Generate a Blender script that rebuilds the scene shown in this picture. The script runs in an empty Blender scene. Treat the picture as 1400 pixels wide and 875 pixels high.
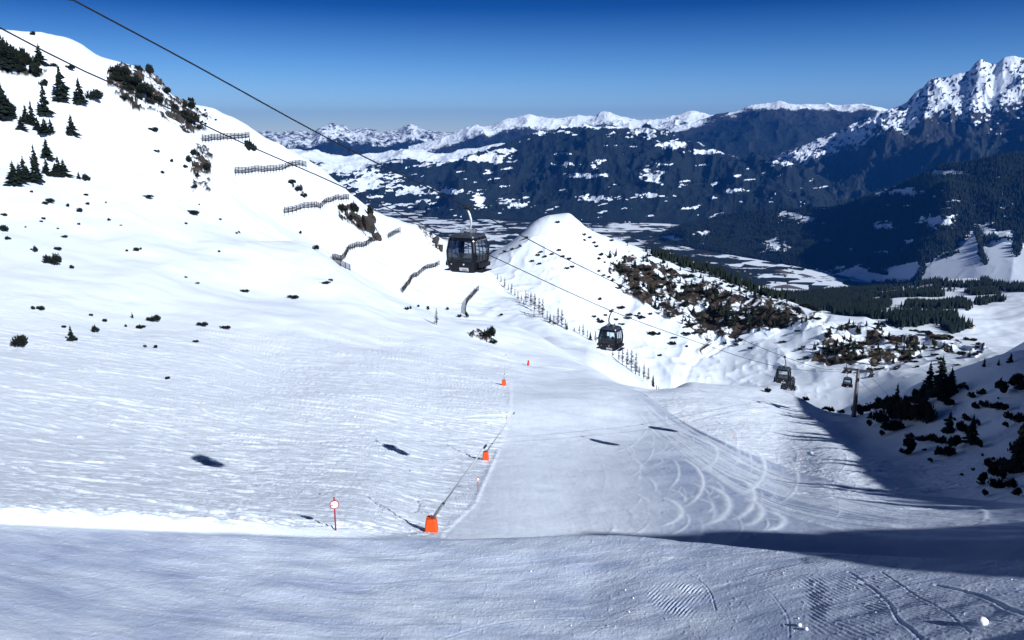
import bpy, bmesh, math, random
import numpy as np
from mathutils import Vector, Matrix

# ------------------------------------------------------------------ camera, world, sun
scene = bpy.context.scene
F = 1100.0; PITCH = math.radians(12.7)
cam_d = bpy.data.cameras.new('camera'); cam = bpy.data.objects.new('camera', cam_d)
scene.collection.objects.link(cam); scene.camera = cam
cam_d.sensor_width = 36.0; cam_d.lens = 36.0 * F / 1400.0
cam_d.clip_start = 0.5; cam_d.clip_end = 90000.0
cam.location = (0, 0, 0); cam.rotation_euler = (math.pi / 2 - PITCH, 0, 0)
scene.render.resolution_x = 1024; scene.render.resolution_y = 640
SUN_EL = 30.7; SUN_DIR = np.array([-0.5632, 0.6502, -0.5100])      # direction the light travels
SUN_DIR /= np.linalg.norm(SUN_DIR)
sd = bpy.data.lights.new('sun', 'SUN'); sun = bpy.data.objects.new('sun', sd); scene.collection.objects.link(sun)
sd.energy = 4.4; sd.angle = math.radians(0.5); sd.color = (1.0, 0.99, 0.97)
sun.rotation_euler = Vector(SUN_DIR).to_track_quat('-Z', 'Y').to_euler()
world = bpy.data.worlds.new('World'); scene.world = world; world.use_nodes = True
wn = world.node_tree; wn.nodes.clear()
sky = wn.nodes.new('ShaderNodeTexSky'); sky.sky_type = 'NISHITA'; sky.sun_disc = False
sky.sun_elevation = math.radians(SUN_EL)
sky.sun_rotation = math.atan2(-SUN_DIR[0], -SUN_DIR[1])
sky.altitude = 2000; sky.air_density = 1.0; sky.dust_density = 0.0; sky.ozone_density = 3.0
hs = wn.nodes.new('ShaderNodeHueSaturation'); hs.inputs['Saturation'].default_value = 1.25
geo = wn.nodes.new('ShaderNodeTexCoord'); sx = wn.nodes.new('ShaderNodeSeparateXYZ')
ramp = wn.nodes.new('ShaderNodeValToRGB')                          # clear-air sky: deepens quickly above the horizon
el = ramp.color_ramp.elements
el[0].position = 0.0; el[0].color = (0.10, 0.14, 0.2, 1)
el[1].position = 1.0; el[1].color = (0.01, 0.02, 0.045, 1)
for p_, c_ in ((0.47, (0.25, 0.35, 0.5, 1)), (0.50, (1.55, 1.7, 2.0, 1)), (0.515, (1.35, 1.5, 1.8, 1)), (0.54, (0.74, 0.98, 1.32, 1)), (0.575, (0.04, 0.25, 0.60, 1)), (0.64, (0.012, 0.07, 0.22, 1)), (0.75, (0.012, 0.03, 0.08, 1))):
    e_ = el.new(p_); e_.color = c_
half = wn.nodes.new('ShaderNodeMath'); half.operation = 'MULTIPLY_ADD'; half.inputs[1].default_value = 0.5; half.inputs[2].default_value = 0.5
mul = wn.nodes.new('ShaderNodeMix'); mul.data_type = 'RGBA'; mul.blend_type = 'MULTIPLY'; mul.inputs[0].default_value = 1
bg = wn.nodes.new('ShaderNodeBackground'); bg.inputs['Strength'].default_value = 0.052
wo = wn.nodes.new('ShaderNodeOutputWorld'); L = wn.links.new
L(sky.outputs[0], hs.inputs['Color']); L(geo.outputs['Generated'], sx.inputs[0]); L(sx.outputs['Z'], half.inputs[0]); L(half.outputs[0], ramp.inputs[0])
L(hs.outputs[0], mul.inputs[6]); L(ramp.outputs[0], mul.inputs[7]); L(mul.outputs[2], bg.inputs['Color']); L(bg.outputs[0], wo.inputs['Surface'])
vs = scene.view_settings; vs.view_transform = 'Standard'; vs.look = 'None'; vs.gamma = 1.0; vs.use_curve_mapping = False; vs.exposure = 0.64
scene.cycles.volume_bounces = 0; scene.cycles.max_bounces = 8

# ------------------------------------------------------------------ small maths
CP, SP = math.cos(PITCH), math.sin(PITCH)
def ray(u, v):
    x = (np.asarray(u, float) - 700) / F; y = (437.5 - np.asarray(v, float)) / F
    x, y = np.broadcast_arrays(x, y)
    return np.stack([x, CP + y * SP, -SP + y * CP], -1)
def azs(u, v):                                                    # azimuth and slope (z per metre in plan)
    d = ray(u, v); return np.arctan2(d[..., 0], d[..., 1]), d[..., 2] / np.hypot(d[..., 0], d[..., 1])
def project(x, y, z):
    f = y * CP - z * SP; up = y * SP + z * CP; f = np.where(np.abs(f) < 1e-3, 1e-3, f)
    return 700 + F * x / f, 437.5 - F * up / f
def pchip(xk, yk, x):
    xk = np.asarray(xk, float); yk = np.asarray(yk, float); x = np.clip(x, xk[0], xk[-1])
    h = np.diff(xk); sh = (-1,) + (1,) * (yk.ndim - 1); d = np.diff(yk, axis=0) / h.reshape(sh)
    m = np.zeros_like(yk); w1 = (2 * h[1:] + h[:-1]).reshape(sh); w2 = (h[1:] + 2 * h[:-1]).reshape(sh)
    same = d[:-1] * d[1:] > 0
    with np.errstate(divide='ignore', invalid='ignore'):
        hm = (w1 + w2) / (w1 / d[:-1] + w2 / d[1:])
    m[1:-1] = np.where(same, hm, 0); m[0] = d[0]; m[-1] = d[-1]
    i = np.clip(np.searchsorted(xk, x, side='right') - 1, 0, len(xk) - 2)
    hh = h[i]; t = (x - xk[i]) / hh; s2 = (-1,) + (1,) * (yk.ndim - 1); t = t.reshape(s2); hh = hh.reshape(s2)
    return ((1 + 2 * t) * (1 - t) ** 2) * yk[i] + t * (1 - t) ** 2 * hh * m[i] + t * t * (3 - 2 * t) * yk[i + 1] + t * t * (t - 1) * hh * m[i + 1]
def _hash(ix, iy, seed):
    h = (ix.astype(np.int64) * 374761393 + iy.astype(np.int64) * 668265263 + seed * 1442695041) & 0xffffffff
    h = ((h ^ (h >> 13)) * 1274126177) & 0xffffffff
    return ((h ^ (h >> 16)) & 0xffff) / 65535.0
def noise(x, y, seed=0):
    ix = np.floor(x); iy = np.floor(y); fx = x - ix; fy = y - iy
    ix = ix.astype(np.int64); iy = iy.astype(np.int64)
    fx = fx * fx * fx * (fx * (fx * 6 - 15) + 10); fy = fy * fy * fy * (fy * (fy * 6 - 15) + 10)
    a = _hash(ix, iy, seed); b = _hash(ix + 1, iy, seed); c = _hash(ix, iy + 1, seed); d = _hash(ix + 1, iy + 1, seed)
    return ((a + (b - a) * fx) * (1 - fy) + (c + (d - c) * fx) * fy) * 2 - 1
def fbm(x, y, octs=4, seed=0, gain=0.5):
    s = 0; a = 1; t = 0
    for o in range(octs):
        c, q = math.cos(0.6 * o), math.sin(0.6 * o)
        s = s + a * noise((x * c - y * q) * 2 ** o + 17.3 * o, (x * q + y * c) * 2 ** o - 9.1 * o, seed + o * 7); t += a; a *= gain
    return s / t
def ridged(x, y, octs=5, seed=0, gain=0.55):
    s = 0; a = 1; t = 0; w = 1
    for o in range(octs):
        c, q = math.cos(0.7 * o), math.sin(0.7 * o)
        n = 1 - np.abs(noise((x * c - y * q) * 2 ** o + 7.7 * o, (x * q + y * c) * 2 ** o + 3.1 * o, seed + o * 5)) * 1.6
        s = s + a * n * w; w = np.clip(n * 1.3, 0.2, 1); t += a; a *= gain
    return s / t
def sstep(a, b, x):
    t = np.clip((x - a) / (b - a), 0, 1); return t * t * (3 - 2 * t)
def in_poly(pu, pv, poly):
    ins = np.zeros(np.shape(pu), bool); n = len(poly)
    for i in range(n):
        x1, y1 = poly[i]; x2, y2 = poly[(i + 1) % n]
        if y1 == y2: continue
        c = ((y1 > pv) != (y2 > pv)) & (pu < (x2 - x1) * (pv - y1) / (y2 - y1) + x1); ins ^= c
    return ins

# ------------------------------------------------------------------ materials
MATS = {}
def nt(name):
    m = bpy.data.materials.new(name); m.use_nodes = True; t = m.node_tree
    b = t.nodes['Principled BSDF']; MATS[name] = m; return m, t, b
def plain(name, col, rough=0.6, metal=0.0, var=0.12, scale=6.0, bump=0.0, spec=0.4):
    m, t, b = nt(name)
    n = t.nodes.new('ShaderNodeTexNoise'); n.inputs['Scale'].default_value = scale; n.inputs['Detail'].default_value = 5
    tc = t.nodes.new('ShaderNodeTexCoord'); t.links.new(tc.outputs['Object'], n.inputs['Vector'])
    r = t.nodes.new('ShaderNodeValToRGB'); c = np.array(col)
    r.color_ramp.elements[0].position = 0.3; r.color_ramp.elements[1].position = 0.7
    r.color_ramp.elements[0].color = (*np.clip(c * (1 - var), 0, 1), 1); r.color_ramp.elements[1].color = (*np.clip(c * (1 + var), 0, 1), 1)
    t.links.new(n.outputs['Fac'], r.inputs[0]); t.links.new(r.outputs[0], b.inputs['Base Color'])
    b.inputs['Roughness'].default_value = rough; b.inputs['Metallic'].default_value = metal; b.inputs['Specular IOR Level'].default_value = spec
    if bump:
        bp = t.nodes.new('ShaderNodeBump'); bp.inputs['Strength'].default_value = bump; bp.inputs['Distance'].default_value = 0.05
        t.links.new(n.outputs['Fac'], bp.inputs['Height']); t.links.new(bp.outputs[0], b.inputs['Normal'])
    return m
SNOW = (0.71, 0.81, 0.96)
def mixc(t, fac, a, b):
    x = t.nodes.new('ShaderNodeMix'); x.data_type = 'RGBA'
    for i, v in ((0, fac), (6, a), (7, b)):
        if isinstance(v, (tuple, float, int)): x.inputs[i].default_value = (*v, 1) if isinstance(v, tuple) else v
        else: t.links.new(v, x.inputs[i])
    return x.outputs[2]
def noise_node(t, vec, scale, detail=5, rough=0.55):
    n = t.nodes.new('ShaderNodeTexNoise'); n.inputs['Scale'].default_value = scale; n.inputs['Detail'].default_value = detail
    n.inputs['Roughness'].default_value = rough; t.links.new(vec, n.inputs['Vector']); return n.outputs['Fac']
def ramp_node(t, fac, stops):
    r = t.nodes.new('ShaderNodeValToRGB'); e = r.color_ramp.elements
    e[0].position, e[1].position = stops[0][0], stops[-1][0]
    e[0].color = (*stops[0][1], 1); e[1].color = (*stops[-1][1], 1)
    for p, c in stops[1:-1]: q = e.new(p); q.color = (*c, 1)
    t.links.new(fac, r.inputs[0]); return r.outputs[0]
def math_node(t, op, a, b=None):
    n = t.nodes.new('ShaderNodeMath'); n.operation = op
    for i, v in enumerate((a, b)):
        if v is None: continue
        if isinstance(v, (int, float)): n.inputs[i].default_value = v
        else: t.links.new(v, n.inputs[i])
    return n.outputs[0]
def snow_material():
    m, t, b = nt('snow')
    tc = t.nodes.new('ShaderNodeTexCoord').outputs['Object']
    def att(n):
        a = t.nodes.new('ShaderNodeAttribute'); a.attribute_name = n; return a.outputs['Fac']
    ice_shade, rock, near = att('ice_shade'), att('rock'), att('near')
    c = mixc(t, ice_shade, SNOW, (0.30, 0.38, 0.58))
    big = noise_node(t, tc, 0.9, 6, 0.65)
    c = mixc(t, ramp_node(t, big, [(0.42, (0, 0, 0)), (0.75, (0.13, 0.13, 0.13))]), c, (0.6, 0.68, 0.84))
    earth = ramp_node(t, noise_node(t, tc, 0.28, 9, 0.8), [(0.3, (0.01, 0.01, 0.009)), (0.45, (0.018, 0.015, 0.013)), (0.54, (0.045, 0.036, 0.030)), (0.60, (0.085, 0.068, 0.056)), (0.66, (0.015, 0.015, 0.013))])
    c = mixc(t, rock, c, earth)
    t.links.new(c, b.inputs['Base Color']); b.inputs['Roughness'].default_value = 0.55; b.inputs['Specular IOR Level'].default_value = 0.25
    f1 = noise_node(t, tc, 9, 6, 0.7); f2 = noise_node(t, tc, 2.2, 5, 0.6)
    h = math_node(t, 'ADD', math_node(t, 'MULTIPLY', f1, 0.5), f2); h = math_node(t, 'MULTIPLY', h, near)
    bp = t.nodes.new('ShaderNodeBump'); bp.inputs['Strength'].default_value = 0.6; bp.inputs['Distance'].default_value = 0.12
    t.links.new(h, bp.inputs['Height']); t.links.new(bp.outputs[0], b.inputs['Normal'])
    return m
def mountain_material():
    m, t, b = nt('mountainside')
    tc = t.nodes.new('ShaderNodeTexCoord').outputs['Object']
    def att(n):
        a = t.nodes.new('ShaderNodeAttribute'); a.attribute_name = n; return a.outputs['Fac']
    snow, bare = att('snow'), att('bare')
    n1 = noise_node(t, tc, 0.012, 10, 0.8)
    forest = ramp_node(t, n1, [(0.3, (0.004, 0.009, 0.013)), (0.55, (0.011, 0.019, 0.021)), (0.75, (0.026, 0.03, 0.03))])
    rockc = ramp_node(t, n1, [(0.3, (0.012, 0.016, 0.022)), (0.7, (0.055, 0.058, 0.066))])
    c = mixc(t, bare, forest, rockc)
    s = math_node(t, 'ADD', snow, math_node(t, 'MULTIPLY', math_node(t, 'SUBTRACT', noise_node(t, tc, 0.006, 10, 0.72), 0.5), 1.5))
    s = ramp_node(t, s, [(0.42, (0, 0, 0)), (0.60, (1, 1, 1))])
    c = mixc(t, s, c, SNOW)
    t.links.new(c, b.inputs['Base Color']); b.inputs['Roughness'].default_value = 0.8; b.inputs['Specular IOR Level'].default_value = 0.1
    return m
def valley_material():
    m, t, b = nt('valley_fields')
    tc = t.nodes.new('ShaderNodeTexCoord').outputs['Object']
    wn_ = t.nodes.new('ShaderNodeTexNoise'); wn_.inputs['Scale'].default_value = 0.0012; wn_.inputs['Detail'].default_value = 4; t.links.new(tc, wn_.inputs['Vector'])
    add = t.nodes.new('ShaderNodeVectorMath'); add.operation = 'MULTIPLY_ADD'; t.links.new(wn_.outputs['Color'], add.inputs[0])
    add.inputs[1].default_value = (260, 260, 0); t.links.new(tc, add.inputs[2])
    v = t.nodes.new('ShaderNodeTexVoronoi'); v.inputs['Scale'].default_value = 0.0075; t.links.new(add.outputs[0], v.inputs['Vector'])
    sep = t.nodes.new('ShaderNodeSeparateColor'); t.links.new(v.outputs['Color'], sep.inputs[0])
    fld = ramp_node(t, sep.outputs[0], [(0.0, SNOW), (0.58, SNOW), (0.59, (0.10, 0.085, 0.09)), (0.68, (0.13, 0.11, 0.12)), (0.69, (0.012, 0.02, 0.022)), (1.0, (0.02, 0.028, 0.028))])
    fo = ramp_node(t, noise_node(t, tc, 0.0011, 9, 0.7), [(0.505, (0, 0, 0)), (0.525, (1, 1, 1))])
    c = mixc(t, fo, fld, ramp_node(t, noise_node(t, tc, 0.02, 6, 0.7), [(0.3, (0.006, 0.013, 0.016)), (0.7, (0.025, 0.032, 0.03))]))
    t.links.new(c, b.inputs['Base Color']); b.inputs['Roughness'].default_value = 0.9; b.inputs['Specular IOR Level'].default_value = 0.05
    return m
snow_m = snow_material(); mount_m = mountain_material(); valley_m = valley_material()
orange_m = plain('orange_padding', (0.68, 0.075, 0.006), 0.5, var=0.15, scale=4, bump=0.15)
red_m = plain('red_paint', (0.30, 0.002, 0.02), 0.45, var=0.1)
white_m = plain('white_paint', (0.8, 0.8, 0.8), 0.45, var=0.04)
steel_m = plain('galvanised_steel', (0.33, 0.36, 0.4), 0.4, 0.7, var=0.2)
lightsteel_m = plain('pale_steel', (0.6, 0.64, 0.68), 0.4, 0.4, var=0.12)
dsteel_m = plain('dark_steel', (0.035, 0.04, 0.05), 0.5, 0.5, var=0.25)
mast_m = plain('mast_paint', (0.10, 0.10, 0.11), 0.55, 0.3, var=0.2, scale=2)
cabin_m = plain('black_cabin_paint', (0.008, 0.009, 0.013), 0.22, var=0.15, spec=0.5)
roof_m = plain('cabin_roof', (0.05, 0.065, 0.09), 0.3, 0.3, var=0.25, scale=3)
rubber_m = plain('black_rubber', (0.012, 0.012, 0.012), 0.8)
cable_m = plain('steel_cable', (0.012, 0.014, 0.018), 0.6, 0.3)
wood_m = plain('weathered_timber', (0.02, 0.014, 0.011), 0.85, var=0.35, scale=3)
bark_m = plain('bark', (0.05, 0.036, 0.028), 0.9, var=0.3)
needle_m = plain('spruce_needles', (0.009, 0.017, 0.013), 0.8, var=0.5, scale=3, spec=0.15)
shrub_m = plain('dwarf_pine_needles', (0.009, 0.013, 0.009), 0.8, var=0.5, scale=4, spec=0.15)
larch_m = plain('bare_larch_twigs', (0.055, 0.04, 0.03), 0.9, var=0.3)
rock_m = plain('rock', (0.035, 0.03, 0.027), 0.9, var=0.65, scale=0.9, bump=0.8)
cloth_m = plain('dark_jacket', (0.015, 0.02, 0.03), 0.8)
skin_m = plain('skin', (0.42, 0.25, 0.18), 0.6, var=0.05)
interior_m = plain('seat_grey', (0.12, 0.13, 0.15), 0.7)
lump_m = plain('snow_lump', (0.8, 0.85, 0.93), 0.6, var=0.03, scale=5, bump=0.4)
def glass_material(name, tint, gl):
    m = bpy.data.materials.new(name); m.use_nodes = True; t = m.node_tree; t.nodes.clear()
    o = t.nodes.new('ShaderNodeOutputMaterial'); mx = t.nodes.new('ShaderNodeMixShader')
    tr = t.nodes.new('ShaderNodeBsdfTransparent'); tr.inputs[0].default_value = (*tint, 1)
    g = t.nodes.new('ShaderNodeBsdfGlossy'); g.inputs['Roughness'].default_value = 0.04; g.inputs['Color'].default_value = (0.9, 0.95, 1, 1)
    fr = t.nodes.new('ShaderNodeFresnel'); fr.inputs[0].default_value = 1.45
    f2 = math_node(t, 'ADD', fr.outputs[0], gl)
    t.links.new(f2, mx.inputs[0]); t.links.new(tr.outputs[0], mx.inputs[1]); t.links.new(g.outputs[0], mx.inputs[2]); t.links.new(mx.outputs[0], o.inputs[0])
    return m
glass_m = glass_material('tinted_glass', (0.80, 0.85, 0.88), 0.03)

# ------------------------------------------------------------------ object helpers
COL = scene.collection
def tag(o, label=None, cat=None, group=None, kind=None):
    if label: o['label'] = label
    if cat: o['category'] = cat
    if group: o['group'] = group
    if kind: o['kind'] = kind
    return o
def empty(name, loc=(0, 0, 0), rz=0.0):
    o = bpy.data.objects.new(name, None); o.location = loc; o.rotation_euler = (0, 0, rz); COL.objects.link(o); o.empty_display_size = 0.3; return o
def obj(name, bm, mat, parent=None, smooth=False):
    me = bpy.data.meshes.new(name); bmesh.ops.recalc_face_normals(bm, faces=bm.faces); bm.to_mesh(me); bm.free()
    me.materials.append(mat)
    if smooth: me.polygons.foreach_set('use_smooth', [True] * len(me.polygons))
    o = bpy.data.objects.new(name, me); COL.objects.link(o)
    if parent: o.parent = parent
    return o
def raw(name, verts, faces, mat, parent=None, smooth=False):
    me = bpy.data.meshes.new(name); me.from_pydata([tuple(map(float, v)) for v in verts], [], faces); me.materials.append(mat); me.update()
    if smooth: me.polygons.foreach_set('use_smooth', [True] * len(me.polygons))
    o = bpy.data.objects.new(name, me); COL.objects.link(o)
    if parent: o.parent = parent
    return o
def copy_tree(o, parent=None):
    c = o.copy(); COL.objects.link(c)
    if parent: c.parent = parent
    for ch in list(o.children): copy_tree(ch, c)
    return c
def box(bm, c, s, rot=None, bevel=0.0):
    r = bmesh.ops.create_cube(bm, size=1.0); vs_ = r['verts']
    bmesh.ops.scale(bm, vec=s, verts=vs_)
    if bevel:
        es = list({e for v in vs_ for e in v.link_edges}); rb = bmesh.ops.bevel(bm, geom=es, offset=bevel, segments=2, affect='EDGES'); vs_ = list({v for f in rb['faces'] for v in f.verts} | {v for v in vs_ if v.is_valid})
    M = Matrix.Translation(c) @ (rot.to_4x4() if rot else Matrix.Identity(4)); bmesh.ops.transform(bm, matrix=M, verts=vs_)
def tube(bm, pts, rad, n=8, caps=True):
    pts = [Vector(p) for p in pts]; rad = rad if isinstance(rad, (list, tuple)) else [rad] * len(pts); rings = []
    up = None
    for i, p in enumerate(pts):
        d = (pts[min(i + 1, len(pts) - 1)] - pts[max(i - 1, 0)]).normalized()
        if up is None: up = Vector((0, 0, 1)) if abs(d.z) < 0.9 else Vector((1, 0, 0))
        a = d.cross(up).normalized(); b = a.cross(d).normalized(); up = b
        rings.append([bm.verts.new(p + (a * math.cos(2 * math.pi * k / n) + b * math.sin(2 * math.pi * k / n)) * rad[i]) for k in range(n)])
    for r0, r1 in zip(rings, rings[1:]):
        for k in range(n): bm.faces.new((r0[k], r0[(k + 1) % n], r1[(k + 1) % n], r1[k]))
    if caps: bm.faces.new(rings[0][::-1]); bm.faces.new(rings[-1])

# ------------------------------------------------------------------ terrain engine: a height field on an (azimuth, feature) grid
AZ = np.radians(np.concatenate([np.linspace(-80, -38, 90)[:-1], np.linspace(-38, 38, 1520), np.linspace(38, 115, 160)[1:]]))
class Field:
    def __init__(self, rows, counts, az=AZ):
        K = len(rows); R = np.zeros((K, len(az))); Z = np.zeros((K, len(az)))
        for k, row in enumerate(rows):
            a, s, r, z = [], [], [], []
            for e in row:
                aa, ss = azs(e[0], e[1]); a.append(float(aa)); r.append(e[2]); z.append(float(ss) * e[2] - (e[3] if len(e) > 3 else 0))
            o = np.argsort(a); a = np.array(a)[o]
            R[k] = pchip(a, np.array(r)[o], az); Z[k] = pchip(a, np.array(z)[o], az)
        for k in range(1, K): R[k] = np.maximum(R[k], R[k - 1] + 0.3)
        t = np.concatenate([np.linspace(k, k + 1, n, endpoint=False) for k, n in enumerate(counts)] + [[K - 1]])
        self.az = az; self.t = t; self.R = pchip(np.arange(K), R, t); self.Z = pchip(np.arange(K), Z, t)
        self.X = self.R * np.sin(az); self.Y = self.R * np.cos(az)
    def hit(self, u, v, rmin=0.0, rmax=1e9):
        a, s = azs(u, v); i = int(np.clip(np.searchsorted(self.az, a), 1, len(self.az) - 1)); f = (a - self.az[i - 1]) / (self.az[i] - self.az[i - 1])
        r = self.R[:, i - 1] * (1 - f) + self.R[:, i] * f; z = self.Z[:, i - 1] * (1 - f) + self.Z[:, i] * f
        d = z - s * r; ok = (d >= 0) & (r >= rmin) & (r <= rmax)
        if not ok.any():
            m_ = (r >= rmin) & (r <= rmax); j = int(np.argmax(np.where(m_, z / r, -9))); return np.array([r[j] * math.sin(a), r[j] * math.cos(a), z[j]])
        j = int(np.argmax(ok)); 
        if j > 0 and d[j - 1] < 0 and r[j - 1] >= rmin:
            g = -d[j - 1] / (d[j] - d[j - 1]); rr = r[j - 1] + g * (r[j] - r[j - 1])
        else: rr = r[j]
        zz = np.interp(rr, r, z); return np.array([rr * math.sin(a), rr * math.cos(a), zz])
    def height(self, x, y):
        a = math.atan2(x, y); r0 = math.hypot(x, y); i = int(np.clip(np.searchsorted(self.az, a), 1, len(self.az) - 1)); f = np.clip((a - self.az[i - 1]) / (self.az[i] - self.az[i - 1]), 0, 1)
        return float(np.interp(r0, self.R[:, i - 1], self.Z[:, i - 1]) * (1 - f) + np.interp(r0, self.R[:, i], self.Z[:, i]) * f)
    def mesh(self, name, mat, attrs, r0=0, r1=None):
        r1 = r1 or len(self.t); X, Y, Z = (q[r0:r1] for q in (self.X, self.Y, self.Z)); nr, nc = X.shape
        co = np.stack([X, Y, Z], -1).reshape(-1, 3).astype(np.float32)
        idx = (np.arange(nr - 1)[:, None] * nc + np.arange(nc - 1)[None, :]).ravel()
        q = np.stack([idx, idx + 1, idx + 1 + nc, idx + nc], 1).astype(np.int32)
        me = bpy.data.meshes.new(name); me.vertices.add(len(co)); me.vertices.foreach_set('co', co.ravel())
        me.loops.add(q.size); me.loops.foreach_set('vertex_index', q.ravel()); me.polygons.add(len(q))
        me.polygons.foreach_set('loop_start', np.arange(0, q.size, 4, dtype=np.int32))
        me.update(calc_edges=True); me.polygons.foreach_set('use_smooth', np.ones(len(q), bool))
        for k, a in attrs.items():
            at = me.attributes.new(k, 'FLOAT', 'POINT'); at.data.foreach_set('value', np.ascontiguousarray(np.broadcast_to(a, self.X.shape)[r0:r1]).ravel().astype(np.float32))
        me.materials.append(mat); o = bpy.data.objects.new(name, me); COL.objects.link(o); tag(o, kind='structure'); return o

# columns of the near ground: for each pixel column the profile away from the camera as (v, distance[, drop below that sight line])
C = {
 -400: [(875, 3, -1), (875, 18, -9.5), (875, 35), (800, 41), (712, 50), (706, 50.6), (680, 53), (610, 85), (540, 115), (480, 150), (430, 190), (380, 235), (330, 280), (270, 320), (200, 360), (100, 420), (20, 480), (20, 560, 40), (20, 1500, 500)],
 0:    [(875, 3, 19), (875, 20, 9), (875, 35), (795, 42), (721, 50), (717, 50.6), (692, 52.2), (628, 80), (560, 112), (500, 150), (450, 190), (395, 225), (372, 245), (300, 300), (240, 340), (140, 410), (45, 490), (45, 560, 40), (45, 1500, 500)],
 150:  [(875, 3, 19), (875, 20, 9), (875, 35), (797, 42), (727, 49.6), (723, 50.2), (701, 51.2), (628, 84), (560, 118), (500, 156), (450, 200), (390, 245), (365, 268), (305, 320), (250, 365), (160, 430), (80, 500), (80, 570, 40), (80, 1500, 500)],
 285:  [(875, 3, 19), (875, 20, 9), (875, 35), (798, 42), (733, 49), (729, 49.6), (711, 50.8), (628, 89), (560, 124), (490, 175), (420, 240), (345, 310), (320, 340), (280, 385), (240, 420), (185, 465), (133, 505), (133, 580, 40), (133, 1500, 450)],
 400:  [(875, 3, 19), (875, 20, 9), (875, 35), (798, 42), (737, 49), (733, 49.6), (720, 50.7), (624, 94), (560, 130), (490, 190), (410, 270), (325, 350), (325, 378, 7), (310, 430), (280, 455), (240, 488), (205, 520), (205, 600, 40), (205, 1500, 420)],
 500:  [(875, 3, 19), (875, 20, 9), (875, 35), (800, 42), (738, 49), (735, 49.6), (726, 50.7), (622, 97), (560, 134), (500, 185), (440, 260), (390, 322), (390, 362, 8), (385, 425), (352, 462), (318, 500), (285, 545), (285, 620, 35), (285, 1500, 350)],
 600:  [(875, 3, 19), (875, 20, 9), (875, 35), (800, 42), (738, 49), (736, 50), (727, 57), (620, 108), (560, 144), (500, 205), (460, 265), (430, 320), (430, 370, 8), (424, 440), (396, 480), (360, 525), (328, 575), (328, 640, 30), (328, 1300, 250)],
 690:  [(875, 3, 19), (875, 20, 9), (875, 35), (800, 42), (737, 48.5), (737, 52, 1.2), (733, 60), (605, 124), (558, 152), (510, 212), (480, 262), (440, 335), (440, 385, 9), (435, 455), (418, 490), (402, 520), (384, 552), (384, 620, 28), (384, 1000, 150)],
 800:  [(875, 3, 19), (875, 20, 9), (875, 35), (800, 42), (735, 48), (735, 55, 2.6), (731, 67), (602, 137), (553, 172), (516, 232), (503, 270), (493, 305), (485, 335), (479, 362), (473, 392), (467, 420), (461, 445), (461, 500, 25), (461, 900, 110)],
 880:  [(875, 3, 19), (875, 20, 9), (875, 35), (800, 41), (738, 47.5), (738, 55, 3), (731, 69), (595, 148), (560, 178), (530, 226), (530, 256, 4), (530, 300, 6), (530, 330, 6), (530, 350, 4), (525, 366), (519, 376), (514, 388), (514, 440, 22), (514, 800, 90)],
 950:  [(875, 3, 19), (875, 20, 9), (875, 34.5), (802, 40.5), (743, 46.8), (743, 55, 3.6), (729, 71), (590, 156), (552, 188), (532, 216), (521, 240), (521, 262, 6), (521, 290, 14), (521, 320, 22), (521, 350, 28), (521, 380, 34), (521, 400, 38), (521, 470, 60), (521, 800, 120)],
 1060: [(875, 3, 19), (875, 20, 9), (875, 34), (805, 39.5), (753, 45.5), (753, 54, 4.2), (727, 73), (625, 140), (572, 182), (548, 212), (533, 236), (533, 256, 6), (533, 285, 14), (533, 315, 22), (533, 345, 28), (533, 375, 34), (533, 400, 38), (533, 470, 60), (533, 800, 120)],
 1150: [(875, 3, 19), (875, 20, 9), (875, 33.5), (808, 39), (758, 45), (758, 54, 4.6), (727, 74), (660, 112), (610, 148), (583, 175), (563, 202), (563, 222, 6), (563, 255, 14), (563, 290, 22), (563, 330, 28), (563, 365, 34), (563, 400, 38), (563, 470, 60), (563, 800, 120)],
 1185: [(875, 3, 19), (875, 20, 9), (875, 33.3), (809, 38.8), (760, 44.8), (760, 54, 4.8), (727, 74), (672, 106), (630, 134), (595, 165), (562, 196), (562, 216, 6), (562, 250, 14), (562, 285, 22), (562, 325, 28), (562, 360, 34), (562, 395, 38), (562, 470, 60), (562, 800, 120)],
 1260: [(875, 3, 19), (875, 20, 9), (875, 33), (810, 38.5), (763, 44.4), (763, 54, 5), (727, 74), (690, 96), (655, 120), (600, 152), (523, 206), (523, 222, 8), (523, 246, 20), (523, 275, 32), (523, 315, 44), (523, 355, 54), (523, 390, 62), (523, 470, 80), (523, 800, 140)],
 1400: [(875, 3, 19), (875, 20, 9), (875, 32), (812, 38), (768, 43.5), (768, 54, 5.4), (728, 72), (703, 82), (686, 93), (600, 134), (482, 196), (482, 210, 10), (482, 225, 24), (482, 260, 38), (482, 300, 50), (482, 345, 62), (482, 385, 72), (482, 460, 90), (482, 800, 160)],
 1800: [(875, 3, 19), (875, 20, 9), (875, 30), (820, 36), (780, 41), (780, 50, 3), (730, 68), (705, 76), (670, 88), (575, 130), (462, 196), (462, 214, 10), (440, 235, 24), (440, 270, 38), (440, 310, 50), (440, 350, 62), (440, 390, 72), (440, 460, 90), (440, 800, 160)],
 2600: [(875, 3, 19), (875, 20, 9), (875, 28), (820, 34), (780, 39), (780, 46, 2), (720, 60), (690, 70), (650, 84), (560, 115), (460, 170), (460, 200, 10), (460, 235, 24), (460, 270, 38), (460, 310, 50), (460, 350, 62), (460, 390, 72), (460, 460, 90), (460, 800, 160)],
}
rows = [[(u, *C[u][k]) if len(C[u][k]) > 1 else None for u in C] for k in range(19)]
rows[0] = [(-900, 875, 3, 0), (2600, 875, 3, 0)]; rows[0] = [(u, 875, 3, 18.5 - 0) for u in (-900, 700, 2600)]
rows[1] = [(u, 875, 20, 8.5) for u in (-900, 700, 2600)]
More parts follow.
